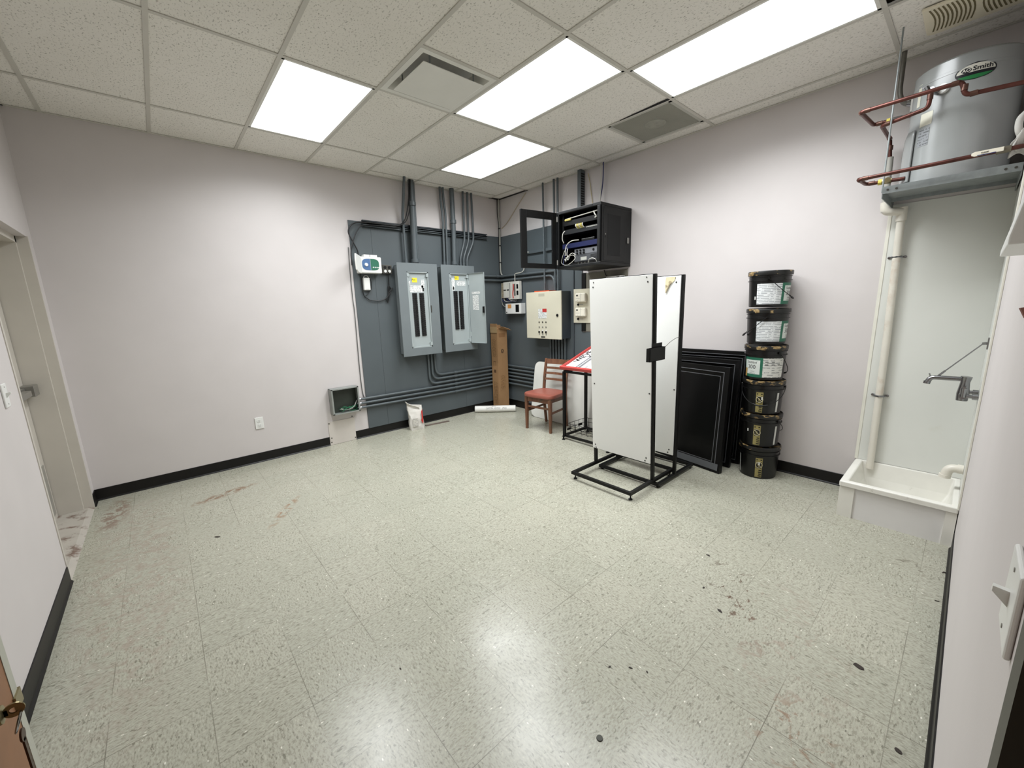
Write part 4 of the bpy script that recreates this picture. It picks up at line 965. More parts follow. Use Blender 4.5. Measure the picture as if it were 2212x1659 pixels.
t = gear('network_switch', 'black network switch with yellow patch leads in the middle of the rack', 2.285, 2.335, mat('switch_black', (24, 26, 28), 0.35), 'network switch')
for k in range(7):
    b = BM(); y = -1.89-k*0.015; tube(b, spline([(-0.508, y, 2.325), (-0.530, y+0.006, 2.35), (-0.515, y+0.014, 2.372)], 4), 0.0045, 6); obj('patch_lead', b, mat('yellow_plug', (190, 176, 96), 0.5) if k % 3 else CABLEW, t)
for k in range(10):
    b = BM(); box(b, -0.510, -0.508, -2.155+k*0.015, -2.145+k*0.015, 2.318, 2.328); obj('port', b, CABLEG, t)
t = thing('small_router', 'small dark router standing above the blue device in the cabinet', 'router', (-0.4, -2.0, 2.21))
b = BM(); box(b, -0.49, -0.38, -2.10, -1.93, 2.190, 2.218); obj('router_case', b, BLACK, t, bevel=0.004)
t = gear('firewall_unit', 'blue rack device in the middle of the network cabinet', 2.135, 2.185, BLUE, 'rack device', -0.52, -0.20)
t = thing('amplifier', 'grey audio amplifier with knobs in the bottom of the network cabinet', 'amplifier', (-0.4, -2.03, 2.0))
b = BM(); box(b, -0.50, -0.25, GYB+0.015, -1.84, 1.985, 2.120); obj('amplifier_case', b, mat('amplifier_grey', (66, 68, 71), 0.45), t, bevel=0.003)
b = BM(); box(b, -0.502, -0.5, GYB+0.02, -1.85, 2.062, 2.115); obj('control_face', b, mat('amplifier_face', (104, 106, 110), 0.45), t)
for k in range(6):
    b = BM(); lathe(b, [(0, 0), (0.011, 0), (0.009, 0.016), (0, 0.016)], seg=14, Mx=Matrix.Translation((-0.502, -1.885-(k % 3)*0.045, 2.098-(k//3)*0.026)) @ Matrix.Rotation(-math.pi/2, 4, 'Y')); obj('knob', b, BLACK, t)
b = BM(); disc(b, (-0.502, -2.10, 2.09), 0.012, (-1, 0, 0), 0.006, 14); obj('power_knob', b, BLACK, t)
b = BM(); box(b, -0.503, -0.5, -2.01, -1.93, 1.995, 2.03); obj('paper_label', b, CABLEG, t)
for k in range(5):
    b = BM(); box(b, -0.502, -0.5, -2.14, -2.06, 1.995+k*0.011, 1.999+k*0.011); obj('vent_slot', b, DARK, t)
t = gear('power_unit', 'black power unit lying on the floor of the network cabinet', 1.956, 1.982, BLACK, 'rack device', -0.50, -0.25)
for k in range(4):
    b = BM(); disc(b, (-0.503, -1.90-k*0.045, 1.969), 0.008, (-1, 0, 0), 0.003, 12); obj('socket', b, DARKFR, t)
random.seed(21)
loops = [([(-0.50, -1.715, 2.33), (-0.530, -1.705, 2.30), (-0.535, -1.70, 2.24), (-0.515, -1.705, 2.20)], CABLEW, 0.006, 'thick white cable curving down the left side of the cabinet rack'),
         ([(-0.52, -1.92, 2.205), (-0.545, -1.85, 2.205), (-0.55, -1.79, 2.18), (-0.545, -1.755, 2.135), (-0.54, -1.745, 2.06)], CABLEW, 0.006, 'white cable arching over the blue device in the cabinet'),
         ([(-0.525, -1.76, 2.15), (-0.55, -1.74, 2.10), (-0.555, -1.71, 2.03), (-0.55, -1.70, 1.99), (-0.545, -1.74, 1.962), (-0.54, -1.80, 1.96)], CABLEG, 0.004, 'pale cable running down the cabinet to its floor'),
         ([(-0.52, -1.75, 2.14), (-0.535, -1.735, 2.07), (-0.54, -1.72, 2.0), (-0.55, -1.73, 1.965)], CABLEN, 0.004, 'navy cable running down the left of the cabinet rack'),
         ([(-0.52, -1.765, 2.14), (-0.54, -1.77, 2.0715), (-0.55, -1.80, 2.04), (-0.555, -1.84, 2.055), (-0.55, -1.875, 2.05), (-0.545, -1.89, 2.02), (-0.55, -1.85, 1.985), (-0.545, -1.80, 1.965)], CABLEW, 0.005, 'white cable looped in front of the amplifier'),
         ([(-0.53, -1.74, 2.0), (-0.56, -1.78, 2.02), (-0.565, -1.83, 2.06), (-0.56, -1.87, 2.075), (-0.55, -1.90, 2.05)], CABLEW, 0.005, 'short white cable tied in the coil beside the amplifier'),
         ([(-0.535, -1.745, 1.995), (-0.56, -1.755, 2.02), (-0.56, -1.775, 2.0), (-0.555, -1.76, 2.03), (-0.56, -1.785, 2.035), (-0.56, -1.80, 2.01), (-0.55, -1.815, 2.04)], CABLEG, 0.006, 'pale tangled cable bundle at the lower left of the cabinet'),
         ([(-0.53, -2.06, 1.962), (-0.548, -2.08, 1.99), (-0.55, -2.12, 1.998), (-0.545, -2.155, 1.985), (-0.53, -2.165, 1.96)], CABLEW, 0.005, 'white cable hoop at the lower right of the cabinet')]
for p, m, r, l in loops: cable(l, p, r*0.72, m, 'cables inside the network cabinet', 8, seg=6)
cable('white cable dropping from the ceiling into the top of the network cabinet', [(-0.066, -1.862, HC+0.02), (-0.066, -1.858, 2.80), (-0.075, -1.850, 2.528)], 0.006, CABLEW)
cable('navy cable beside the white one dropping into the network cabinet', [(-0.05, -1.882, HC+0.02), (-0.05, -1.874, 2.85), (-0.062, -1.848, 2.66), (-0.07, -1.852, 2.528)], 0.006, CABLEN)
cable('thin tan wire slanting from the ceiling behind the slotted channel', [(-0.012, -1.64, 3.02), (-0.012, -1.67, 2.90), (-0.012, -1.70, 2.72), (-0.03, -1.76, 2.53)], 0.0035, mat('tan_wire', (188, 172, 120), 0.5))

# ============================================================ FURNITURE AND CLUTTER
def Lm(o, u, w): return Matrix(((u[0], w[0], 0, o[0]), (u[1], w[1], 0, o[1]), (0, 0, 1, o[2]), (0, 0, 0, 1)))
# ---- wooden chair (built facing -x about its own base, then placed)
t = thing('wooden_chair', 'worn brown wooden chair with a red vinyl seat and slatted back', 'chair')
def tapered(bm, p0, p1, w0, w1):
    p0, p1 = Vector(p0), Vector(p1)
    a = [bm.verts.new(p0+Vector((sx*w0, sy*w0, 0))) for sx, sy in ((-1, -1), (1, -1), (1, 1), (-1, 1))]
    c = [bm.verts.new(p1+Vector((sx*w1, sy*w1, 0))) for sx, sy in ((-1, -1), (1, -1), (1, 1), (-1, 1))]
    for k in range(4): bm.faces.new((a[k], a[(k+1) % 4], c[(k+1) % 4], c[k]))
    bm.faces.new(a[::-1]); bm.faces.new(c); return bm
for s in (-1, 1):
    obj('leg', tapered(BM(), (-0.195, s*0.185, 0), (-0.195, s*0.180, 0.425), 0.014, 0.021), WOODC, t, bevel=0.003)
    b = BM()
    pth = [(0.185, s*0.165, 0.0), (0.160, s*0.168, 0.22), (0.150, s*0.170, 0.44), (0.170, s*0.170, 0.62), (0.215, s*0.170, 0.855)]; pv = None
    for q, (x, y, z) in enumerate(pth):
        w = (0.013, 0.016, 0.019, 0.017, 0.013)[q]; ring = [b.verts.new((x+sx*w, y+sy*0.014, z)) for sx, sy in ((-1, -1), (1, -1), (1, 1), (-1, 1))]
        if pv:
            for k in range(4): b.faces.new((pv[k], pv[(k+1) % 4], ring[(k+1) % 4], ring[k]))
        else: b.faces.new(ring[::-1])
        pv = ring
    b.faces.new(pv); obj('leg', b, WOODC, t, bevel=0.003)
b = BM(); N = 40; top, bot = [], []
def seatp(a):
    cx, cy = math.cos(a), math.sin(a)
    x = math.copysign(abs(cx)**0.42, cx); y = math.copysign(abs(cy)**0.42, cy)
    return (-0.025+x*0.208*(1.06 if x < 0 else 0.9), y*(0.215-0.02*x))
rings = []
for sc, z in ((0.985, 0.428), (1.0, 0.440), (1.0, 0.456), (0.975, 0.468), (0.88, 0.475), (0.5, 0.472), (0.02, 0.469)):
    rings.append([b.verts.new((seatp(2*math.pi*k/N)[0]*sc+(-0.025)*(1-sc), seatp(2*math.pi*k/N)[1]*sc, z)) for k in range(N)])
for a, c in zip(rings, rings[1:]):
    for k in range(N): b.faces.new((a[k], a[(k+1) % N], c[(k+1) % N], c[k]))
b.faces.new(rings[0][::-1]); b.faces.new(rings[-1]); obj('seat', b, SEATV, t, smooth=True)
b = BM(); box(b, -0.21, -0.192, -0.165, 0.165, 0.365, 0.428); box(b, 0.140, 0.158, -0.155, 0.155, 0.37, 0.428)
for s in (-1, 1): box(b, -0.18, 0.14, s*0.172-0.008, s*0.172+0.008, 0.368, 0.428)
obj('apron', b, WOODC, t, bevel=0.002)
b = BM(); box(b, -0.203, -0.188, -0.17, 0.17, 0.285, 0.310); obj('stretcher', b, WOODC, t, bevel=0.002)
for s in (-1, 1):
    b = BM(); tapered(b, (-0.19, s*0.178, 0.235), (-0.19, s*0.178, 0.262), 0.006, 0.006); bm_ = b
    prism(b, [(-0.185, s*0.178-0.006, 0.225), (-0.185, s*0.178-0.006, 0.250), (0.155, s*0.168-0.006, 0.260), (0.155, s*0.168-0.006, 0.235)], (0, 0.012, 0)); obj('stretcher', b, WOODC, t)
for z0, z1 in ((0.785, 0.848), (0.722, 0.748), (0.655, 0.682), (0.580, 0.606)):
    b = BM(); xo = 0.152+0.063*max(0, (z0-0.6)/0.25)
    for k in range(8):
        ya, yb = -0.158+0.316*k/8, -0.158+0.316*(k+1)/8; fa, fb = 0.018*(1-(ya/0.158)**2), 0.018*(1-(yb/0.158)**2)
        dx = 0.19*(z1-z0)
        prism(b, [(xo+fa, ya, z0), (xo+fb, yb, z0), (xo+fb+dx, yb, z1), (xo+fa+dx, ya, z1)], (0.014, 0, 0))
    obj('back_slat', b, WOODC, t)
t.location = (-0.452, -1.362, 0); t.rotation_euler = (0, 0, math.radians(7))

# ---- white table top leaning on the wall behind the chair
b = BM(); th = math.atan2(0.115, 0.77); Mx = Matrix(((0, -math.cos(0)*math.cos(math.pi/2-th), -math.sin(math.pi/2-th), 0), (1, 0, 0, 0), (0, 1, 0, 0), (0, 0, 0, 1)))
w, hh, r = 1.21, 0.775, 0.09; pts = []
for cx, cy, a0 in ((w/2-r, hh-r, 0), (-w/2+r, hh-r, 90), (-w/2+r, r, 180), (w/2-r, r, 270)):
    for k in range(9): a = math.radians(a0+90*k/8); pts.append((cx+r*math.cos(a), cy+r*math.sin(a)))
lean = Vector((0.115, 0, 0.762)).normalized(); O = Vector((-0.228, -1.420, 0.004)); out = Vector((-lean.z, 0, lean.x))
tt = thing('table_top', 'white rounded table top leaning against the wall behind the chair', 'table top', O)
prism(b, [O+Vector((0, y, 0))+lean*z+out*0.004 for y, z in pts], -out*0.022); obj('laminate_face', b, mat('scratched_white_laminate', (222, 221, 214), 0.42, var=0.05, vs=5), tt)
b = BM(); prism(b, [O+Vector((0, y*1.004, 0))+lean*(z*1.0)+out*0.001 for y, z in pts], -out*0.016); obj('dark_edge', b, BLACK, tt)

# ---- display stands: black tube base with a white board on two uprights
def bar(bm, p, q, w=0.0125):
    p, q = Vector(p), Vector(q); d = (q-p).normalized(); up = Vector((0, 0, 1)) if abs(d.z) < 0.8 else Vector((1, 0, 0)); s = d.cross(up).normalized()*w; u2 = s.cross(d).normalized()*w
    a = [bm.verts.new(p+i*s+j*u2) for i, j in ((-1, -1), (1, -1), (1, 1), (-1, 1))]; c = [bm.verts.new(q+i*s+j*u2) for i, j in ((-1, -1), (1, -1), (1, 1), (-1, 1))]
    for k in range(4): bm.faces.new((a[k], a[(k+1) % 4], c[(k+1) % 4], c[k]))
    bm.faces.new(a[::-1]); bm.faces.new(c); return bm
def stand(label, x0, x1, ya, yb, zb, px, lean, front_label):
    t = thing('display_stand', label, 'display stand', ((x0+x1)/2, (ya+yb)/2, 0), 'white display boards on black stands'); w = 0.0125; zc = zb+w
    for p, q in (((x0, ya-w, zc), (x0, yb+w, zc)), ((x1, ya-w, zc), (x1, yb+w, zc)), ((x0-w, ya, zc), (x1+w, ya, zc)), ((x0-w, yb, zc), (x1+w, yb, zc))):
        obj('base_bar', bar(BM(), p, q), BLACKM, t)
    for x in (x0, x1):
        for y in (ya-0.01, yb+0.01):
            b = BM(); lathe(b, [(0, 0), (0.016, 0), (0.016, 0.006), (0.006, 0.010), (0.006, zb+0.002), (0, zb+0.002)], (x+(0.02 if x == x0 else -0.02), y, 0), 14); obj('levelling_foot', b, BLACKM, t)
    H = 1.735; tx = px-lean
    for y in (ya-0.001, yb+0.001):
        obj('upright', bar(BM(), (px, y, zb+0.02), (tx, y, H)), BLACKM, t)
    def P(s, y, d): return Vector((px+(tx-px)*s+d, y, zb+(H-zb)*s))
    s0 = (0.217-zb)/(H-zb)
    for d0, d1, nm in ((-0.0255, -0.0135, 'front_board'), (0.0135, 0.0245, 'rear_board')):
        b = BM(); A = [P(s0, ya+0.012, d0), P(s0, yb+0.010, d0), P(1.0, yb+0.010, d0), P(1.0, ya+0.012, d0)]; prism(b, A, (d1-d0, 0, 0)); fbd = obj(nm, b, FOAM, t, bevel=0.0015)
        if nm == 'front_board':
            for (s, yy) in ((0.985, ya-0.030), (0.962, ya-0.025), (0.99, yb+0.055), (0.970, yb+0.045), (0.465, ya-0.02), (0.455, yb+0.022), (s0+0.022, ya-0.018), (s0+0.006, ya-0.026), (s0+0.026, yb+0.045), (s0+0.010, yb+0.055)):
                b = BM(); disc(b, P(s, yy, d0), 0.0065 if s not in (0.985, 0.99) else 0.005, (-1, 0, 0), 0.002, 12); obj('bolt', b, mat('dark_bolt', (64, 64, 62), 0.4), fbd)
    b = BM(); A = [P(1.0, ya+0.012, -0.0135), P(1.0, yb-0.010, -0.0135), P(1.0, yb-0.010, 0.0135), P(1.0, ya+0.012, 0.0135)]; prism(b, A, (0, 0, 0.006)); obj('top_rail', b, BLACKM, t)
    return t, P
SA, PA = stand('front white display board on a black base, the nearer of the two boards', -1.432, -0.764, -2.604, -3.184, 0.048, -1.100, 0.075, 0)
SB, PB = stand('rear white display board half hidden behind the front one', -1.075, -0.472, -2.640, -3.222, 0.018, -0.800, 0.005, 0)
t = thing('masking_tape', 'torn yellowed masking tape at the top right of the rear display board', 'tape', (-0.81, -3.17, 1.66))
b = BM(); x = -0.8325; prism(b, [(x, -3.085, 1.70), (x, -3.085, 1.625), (x, -3.10, 1.615), (x, -3.12, 1.66), (x, -3.165, 1.70), (x, -3.170, 1.728), (x, -3.09, 1.728)], (-0.0012, 0, 0)); obj('tape_patch', b, mat('old_tape', (222, 212, 176), 0.5, var=0.08), t)
b = BM(); bar(b, (x-0.004, -3.092, 1.605), (x-0.004, -3.125, 1.675), 0.004); disc(b, (x-0.002, -3.128, 1.685), 0.012, (-1, 0, 0), 0.006, 14); disc(b, (x-0.002, -3.094, 1.66), 0.008, (-1, 0, 0), 0.003, 14); obj('peg', b, mat('peg_tan', (176, 160, 128), 0.5), t)
t = thing('leaflet_holder', 'black plastic leaflet holder clipped to the edge of the front display board', 'leaflet holder', (-1.18, -3.215, 1.088))
b = BM(); xa, xb, ya, yb, z0, z1 = -1.292, -1.068, -3.232, -3.2005, 1.088, 1.190
box(b, xa, xa+0.003, yb, ya, z0, z1); box(b, xb-0.003, xb, yb, ya, z0, z1); box(b, xa, xb, ya, ya+0.003, z0, z1); box(b, xa+0.075, xb, yb-0.003, yb, z1, z1+0.030); box(b, xa, xb, yb-0.003, yb, z0, z1); box(b, xa, xb, ya, yb, z0, z0+0.003)
obj('holder_body', b, BLACK, t)
b = BM(); tube(b, spline([(-1.070, -3.226, 1.180), (-1.050, -3.262, 1.225), (-1.035, -3.300, 1.255), (-1.028, -3.325, 1.262)], 6), 0.0018, 6); obj('wire_stub', b, DARKFR, t)

# ---- rack behind the boards: black tube frame, wire basket, red-bordered sign on top
t = thing('display_rack', 'black metal rack with a wire basket standing beside the wooden chair', 'rack', (-0.42, -2.13, 0))
RX0, RX1, RY0, RY1 = -0.655, -0.265, -1.820, -2.430
for x, y in ((RX0, RY0), (RX1, RY0), (RX0, RY1), (RX1, RY1)):
    obj('post', bar(BM(), (x, y, 0.03), (x, y, 0.795), 0.0145), BLACKM, t)
for z in (0.045, 0.795):
    for p, q in (((RX0, RY0, z), (RX0, RY1, z)), ((RX1, RY0, z), (RX1, RY1, z)), ((RX0, RY0, z), (RX1, RY0, z)), ((RX0, RY1, z), (RX1, RY1, z))):
        obj('frame_bar', bar(BM(), p, q, 0.012), BLACKM, t)
for x, y in ((RX0-0.03, RY0-0.012), (RX0-0.03, RY1-0.012), (RX1, RY0-0.03), (RX1, RY1+0.03)):
    b = BM(); lathe(b, [(0, 0), (0.019, 0), (0.019, 0.008), (0.009, 0.012), (0.009, 0.032), (0.014, 0.034), (0.014, 0.048), (0, 0.048)], (x, y, 0), 14); obj('levelling_foot', b, BLACKM, t)
b = BM(); box(b, RX0-0.014, RX0-0.006, -1.95, -2.07, 0.033, 0.058); box(b, RX0+0.03, RX0+0.10, RY0-0.013, RY0-0.02, 0.10, 0.12); box(b, -0.40, -0.34, RY0-0.008, RY0+0.008, 0.10, 0.125); obj('bracket', b, BLACKM, t)
b = BM(); wr = 0.0024; bx0, bx1, by0, by1, bz0, bz1 = -0.63, -0.295, -1.845, -2.405, 0.085, 0.185
for z in (bz1, (bz0+bz1)/2): tube(b, rnd_path([(bx0, (by0+by1)/2, z), (bx0, by0, z), (bx1, by0, z), (bx1, by1, z), (bx0, by1, z), (bx0, (by0+by1)/2-0.001, z)], 0.04, 5), wr*1.3, 6)
for k in range(7):
    y = by0-0.04-k*0.08; tube(b, rnd_path([(bx0, y, bz1), (bx0, y, bz0), (bx1, y, bz0), (bx1, y, bz1)], 0.02, 4), wr, 6)
for k in range(4):
    x = bx0+0.045+k*0.08; tube(b, rnd_path([(x, by0, bz1), (x, by0, bz0), (x, by1, bz0), (x, by1, bz1)], 0.02, 4), wr, 6)
obj('wire_basket', b, BLACKM, t)
sl = Vector((0.56, 0, 0.185)).normalized(); so = Vector((-0.690, -1.785, 0.822)); sn = Vector((-sl.z, 0, sl.x))
t = thing('red_sign', 'red-bordered white sign board lying tilted on top of the black rack', 'sign', so)
def sq(u0, u1, v0, v1, n0, n1, bm): prism(bm, [so+sl*u0-Vector((0, v0, 0))+sn*n0, so+sl*u1-Vector((0, v0, 0))+sn*n0, so+sl*u1-Vector((0, v1, 0))+sn*n0, so+sl*u0-Vector((0, v1, 0))+sn*n0], sn*(n1-n0))
b = BM(); sq(0.006, 0.605, 0.004, 0.686, -0.004, 0.002, b); sb = obj('red_backing', b, RED, t)
b = BM(); sq(0.0, 0.035, 0.0, 0.69, -0.004, 0.036, b); sq(0.575, 0.610, 0, 0.69, -0.004, 0.03, b); sq(0.035, 0.575, 0, 0.022, -0.004, 0.03, b); sq(0.035, 0.575, 0.668, 0.69, -0.004, 0.03, b)
obj('red_border', b, RED, t, bevel=0.008, seg=3)
b = BM(); sq(0.040, 0.575, 0.026, 0.664, 0.002, 0.006, b); ws = obj('white_face', b, FOAM, t)
b = BM(); sq(0.042, 0.575, 0.165, 0.19, 0.006, 0.0066, b); sq(0.042, 0.575, 0.20, 0.235, 0.006, 0.0066, b); obj('silver_film', b, mat('silver_film', (170, 172, 178), 0.25, metal=0.5), t)
text('lettering', "WE'VE", 0.105, so+sl*0.20-Vector((0, 0.080, 0))+sn*0.0065, sl, (0, 1, 0), WRITE, t, align='LEFT', bold=0.003)
text('lettering', "YOU", 0.085, so+sl*0.34-Vector((0, 0.165, 0))+sn*0.0065, sl, (0, 1, 0), WRITE, t, align='LEFT', bold=0.003)
text('lettering', "for", 0.05, so+sl*0.07-Vector((0, 0.30, 0))+sn*0.0065, sl, (0, 1, 0), WRITE, t, align='LEFT')

# ---- black frames leaning on the right wall
def leaning_frame(label, bl, br, tl, dep, wd, lip):
    """bl/br bottom corners (front), tl top-left; a deep moulded frame with a black panel set inside."""
    bl, br, tl = Vector(bl), Vector(br), Vector(tl)
    u = (br-bl); Wd = u.length; u.normalize(); v = (tl-bl); Hh = v.length; v.normalize(); n = v.cross(u).normalized()
    if n.x > 0: n = -n
    def Pt(a, c, d): return bl+u*a+v*c+n*d
    t = thing('picture_frame', label, 'frame', (bl+br)/2, 'black frames leaning on the right wall')
    def ringm(i0, i1, d0, d1):
        b = BM(); o = [(i0, i0), (Wd-i0, i0), (Wd-i0, Hh-i0), (i0, Hh-i0)]; i = [(i1, i1), (Wd-i1, i1), (Wd-i1, Hh-i1), (i1, Hh-i1)]
        of = [b.verts.new(Pt(*q, d0)) for q in o]; nf = [b.verts.new(Pt(*q, d1)) for q in i]; ob = [b.verts.new(Pt(*q, -dep)) for q in o]; nb = [b.verts.new(Pt(*q, -dep)) for q in i]
        for k in range(4):
            j = (k+1) % 4
            b.faces.new((of[k], of[j], nf[j], nf[k])); b.faces.new((ob[k], ob[j], of[j], of[k])); b.faces.new((nb[k], nf[k], nf[j], nb[j])); b.faces.new((nb[k], nb[j], ob[j], ob[k]))
        return b
    obj('outer_moulding', ringm(0, wd*0.55, 0, -0.004), BLACKM, t, bevel=0.002)
    obj('silver_line', ringm(wd*0.55, wd*0.62, -0.001, -0.001), SILVERED, t)
    obj('inner_moulding', ringm(wd*0.62, wd, -0.006, -0.016), BLACKM, t)
    obj('inner_line', ringm(wd, wd+0.005, -0.015, -0.015), SILVERED, t)
    b = BM(); prism(b, [Pt(wd-0.002, wd-0.002, -0.018), Pt(Wd-wd+0.002, wd-0.002, -0.018), Pt(Wd-wd+0.002, Hh-wd+0.002, -0.018), Pt(wd-0.002, Hh-wd+0.002, -0.018)], -n*(dep-0.02)); obj('black_panel', b, SCREEN, t)
    if lip:
        b = BM(); prism(b, [Pt(0.02, 0.022, 0.001), Pt(Wd-0.02, 0.022, 0.001), Pt(Wd-0.02, wd-0.005, -0.002), Pt(0.02, wd-0.005, -0.002)], n*0.001); obj('grey_ledge', b, mat('grey_ledge', (104, 107, 110), 0.4, metal=0.3), t)
leaning_frame('front black frame with a silver line, leaning beside the stack of buckets', (-0.330, -2.78, 0.003), (-0.452, -3.462, 0.003), (-0.178, -2.755, 0.945), 0.045, 0.085, True)
leaning_frame('second black frame leaning close behind the front one', (-0.215, -2.74, 0.003), (-0.250, -3.470, 0.003), (-0.126, -2.735, 0.995), 0.035, 0.07, False)
leaning_frame('rearmost black frame standing almost flat against the wall', (-0.120, -2.72, 0.003), (-0.100, -3.500, 0.003), (-0.056, -2.72, 1.062), 0.04, 0.06, False)

# ---- stack of six black adhesive buckets
def bucket(label, c, rz, lab, bail, sticker_a=None, side=None, spec=None):
    t = thing('bucket', label, 'bucket', (0, 0, 0), 'stack of black buckets'); h = 0.285
    b = BM(); lathe(b, [(0, 0.0), (0.134, 0.0), (0.138, 0.004), (0.1475, 0.200), (0.1485, 0.205), (0.1485, 0.255), (0.146, 0.258), (0.146, 0.266)], seg=48); obj('pail', b, BUCK, t, smooth=True)
    b = BM(); lathe(b, [(0.1485, 0.207), (0.157, 0.207), (0.157, 0.211), (0.1486, 0.212), (0.1486, 0.238), (0.156, 0.239), (0.156, 0.243), (0.1486, 0.244)], seg=48); obj('rim_ribs', b, BUCK, t, smooth=True)
    b = BM(); lathe(b, [(0.1487, 0.252), (0.1587, 0.252), (0.1595, 0.258), (0.1595, 0.280), (0.157, 0.285), (0.150, 0.285), (0.148, 0.279), (0.06, 0.279), (0, 0.279)], seg=48); obj('lid', b, DRIP, t, smooth=True)
    def patch(nm, a0, a1, z0, z1, m, off=0.0008, sk=0.0):
        b = BM(); n = 14; rows = []
        for i in range(5):
            z = z0+(z1-z0)*i/4; r = 0.1380+(0.1475-0.1380)*(z-0.004)/0.196+off
            rows.append([b.verts.new((r*math.cos(a0+(a1-a0)*k/n+sk*(i/4)), r*math.sin(a0+(a1-a0)*k/n+sk*(i/4)), z)) for k in range(n+1)])
        for p, q in zip(rows, rows[1:]):
            for k in range(n): b.faces.new((p[k], p[k+1], q[k+1], q[k]))
        return obj(nm, b, m, t)
    def wrap(txt, size, a, z, m, sx=1.0, shear=0.0):
        o = text('lettering', txt, size, (0, 0, 0), (1, 0, 0), (0, 1, 0), m, None, 0.0, sx=sx, shear=shear); o.parent = t; o.location = -Vector(t.location)
        for v in o.data.vertices:
            zz = z+v.co.y; r = 0.1380+(0.1475-0.1380)*(zz-0.004)/0.196+0.0016; an = a+v.co.x/r
            v.co = (r*math.cos(an), r*math.sin(an), zz)
        return o
    # the camera sees the bucket from the direction (-x, -y); angles run to the right in the photo
    if lab in ('data', 'front'):
        a, wl = spec
        patch('label', a, a+wl, 0.022, 0.185, LABELP if lab == 'data' else print_mat('bucket_label_print_b', (214, 214, 208), (150, 152, 150), period=0.020, breakup=40.0))
        patch('green_band', a+wl if lab == 'data' else a-0.10, a+wl+0.11 if lab == 'data' else a, 0.020, 0.187, GREEN)
        if lab == 'front':
            for q in range(2):
                for p in range(2+q): patch('dark_rule', a+0.10+p*0.32, a+0.26+p*0.32, 0.150+0.0*q-q*0.022, 0.155-q*0.022, WRITE, 0.0016)
        e0, e1 = (a+wl+0.11, a+wl+0.95) if lab == 'data' else (a-1.12, a-0.10)
        patch('green_field', e0, e1, 0.020, 0.187, GREEN)
        patch('title_card', e0+0.05, e1-0.04, 0.045, 0.165, mat('title_card', (214, 220, 214), 0.45), 0.0012)
        wrap('Southland', 0.030, (e0+e1)/2, 0.145, WRITE, 0.72, 0.25); wrap('300', 0.048, (e0+e1)/2, 0.105, WRITE, 1.0)
        wrap('Carpet', 0.014, (e0+e1)/2+0.05, 0.070, GREYINK); wrap('Adhesive', 0.014, (e0+e1)/2+0.05, 0.053, GREYINK)
        if lab == 'front': patch('glue_drip', e0+0.00, e0+0.17, 0.022, 0.092, mat('tan_glue', (178, 142, 84), 0.4, var=0.15, vs=30), 0.0022, 0.05)
    else:
        a = spec
        patch('gold_panel', a-0.02, a+0.335, 0.014, 0.190, GOLD); patch('black_square', a+0.03, a+0.295, 0.096, 0.155, BUCK, 0.0013)
        def circ(r0, m_, off):
            b = BM(); pts = []
            for k in range(25):
                an = 2*math.pi*k/24; zz = 0.126+r0*math.sin(an); r = 0.1380+(0.1475-0.1380)*(zz-0.004)/0.196+off; aa = a+0.16+r0*math.cos(an)/r; pts.append((r*math.cos(aa), r*math.sin(aa), zz))
            tube(b, pts[:-1], 0.0017, 5, closed=True)
            q = []
            for f in (-1, -0.5, 0, 0.5, 1):
                zz = 0.126-0.7*r0*f; r = 0.1380+(0.1475-0.1380)*(zz-0.004)/0.196+off; aa = a+0.16+0.7*r0*f/r; q.append((r*math.cos(aa), r*math.sin(aa), zz))
            tube(b, q, 0.0017, 5); return obj('prohibition_mark', b, m_, t)
        circ(0.0255, mat('pale_gold', (214, 206, 172), 0.5), 0.0018)
        patch('child_figure', a+0.12, a+0.22, 0.108, 0.138, mat('dull_gold', (120, 112, 74), 0.5), 0.0016, -0.04)
        for q in range(4): patch('warning_bars', a+0.15+0.02*(q % 2), a+0.31, 0.022+q*0.017, 0.031+q*0.017, BUCK, 0.0014)
        for q in range(2): patch('warning_bars', a+0.02+q*0.20, a+0.08+q*0.22, 0.168, 0.178, BUCK, 0.0014)
        if side: patch('white_strip', side, side+0.13, 0.02, 0.185, mat('white_strip', (212, 213, 208), 0.5), 0.0012)
    if sticker_a: patch('price_sticker', sticker_a, sticker_a+0.07, 0.125 if lab != 'data' else 0.06, 0.15 if lab != 'data' else 0.085, WHITEP, 0.003)
    if bail:
        ax, dirn, drop = bail
        A = Vector((math.cos(ax), math.sin(ax), 0)); O = Vector((math.cos(ax+dirn*math.pi/2), math.sin(ax+dirn*math.pi/2), 0)); d = O*math.sin(drop)-Z*math.cos(drop)
        D = 0.170/math.sin(drop)
        P = [A*0.160*math.cos(q)+d*D*math.sin(q)+Vector((0, 0, 0.228)) for q in [math.pi*k/28 for k in range(29)]]
        b = BM(); tube(b, P, 0.0026, 8); bl = obj('bail', b, BLACKM, t, smooth=True)
        b = BM(); tube(b, P[11:18], 0.0068, 10); obj('grip', b, BLACK, bl, smooth=True)
        for s in (-1, 1):
            b = BM(); tube(b, [A*0.147*s+Vector((0, 0, 0.228)), A*0.163*s+Vector((0, 0, 0.228))], 0.010, 12); obj('ear', b, BLACK, t)
    t.location = c; t.rotation_euler = (0, 0, rz)
S0 = 0.2925
bucket('black bucket standing on the floor at the bottom of the stack', (-0.180, -3.684, 0.000), 0.0, 'gold', None, 3.44, 2.15, 3.31)
bucket('second black bucket from the floor, small white sticker left of its gold label', (-0.180, -3.674, 0.287), 0.0, 'gold', (4.35, 1, 0.9), 2.76, 4.25, 3.13)
bucket('third black bucket from the floor, its wire handle hanging across the gold label', (-0.176, -3.670, 2*0.287), 0.0, 'gold', (1.78, 1, 0.85), 3.38, 4.20, 3.13)
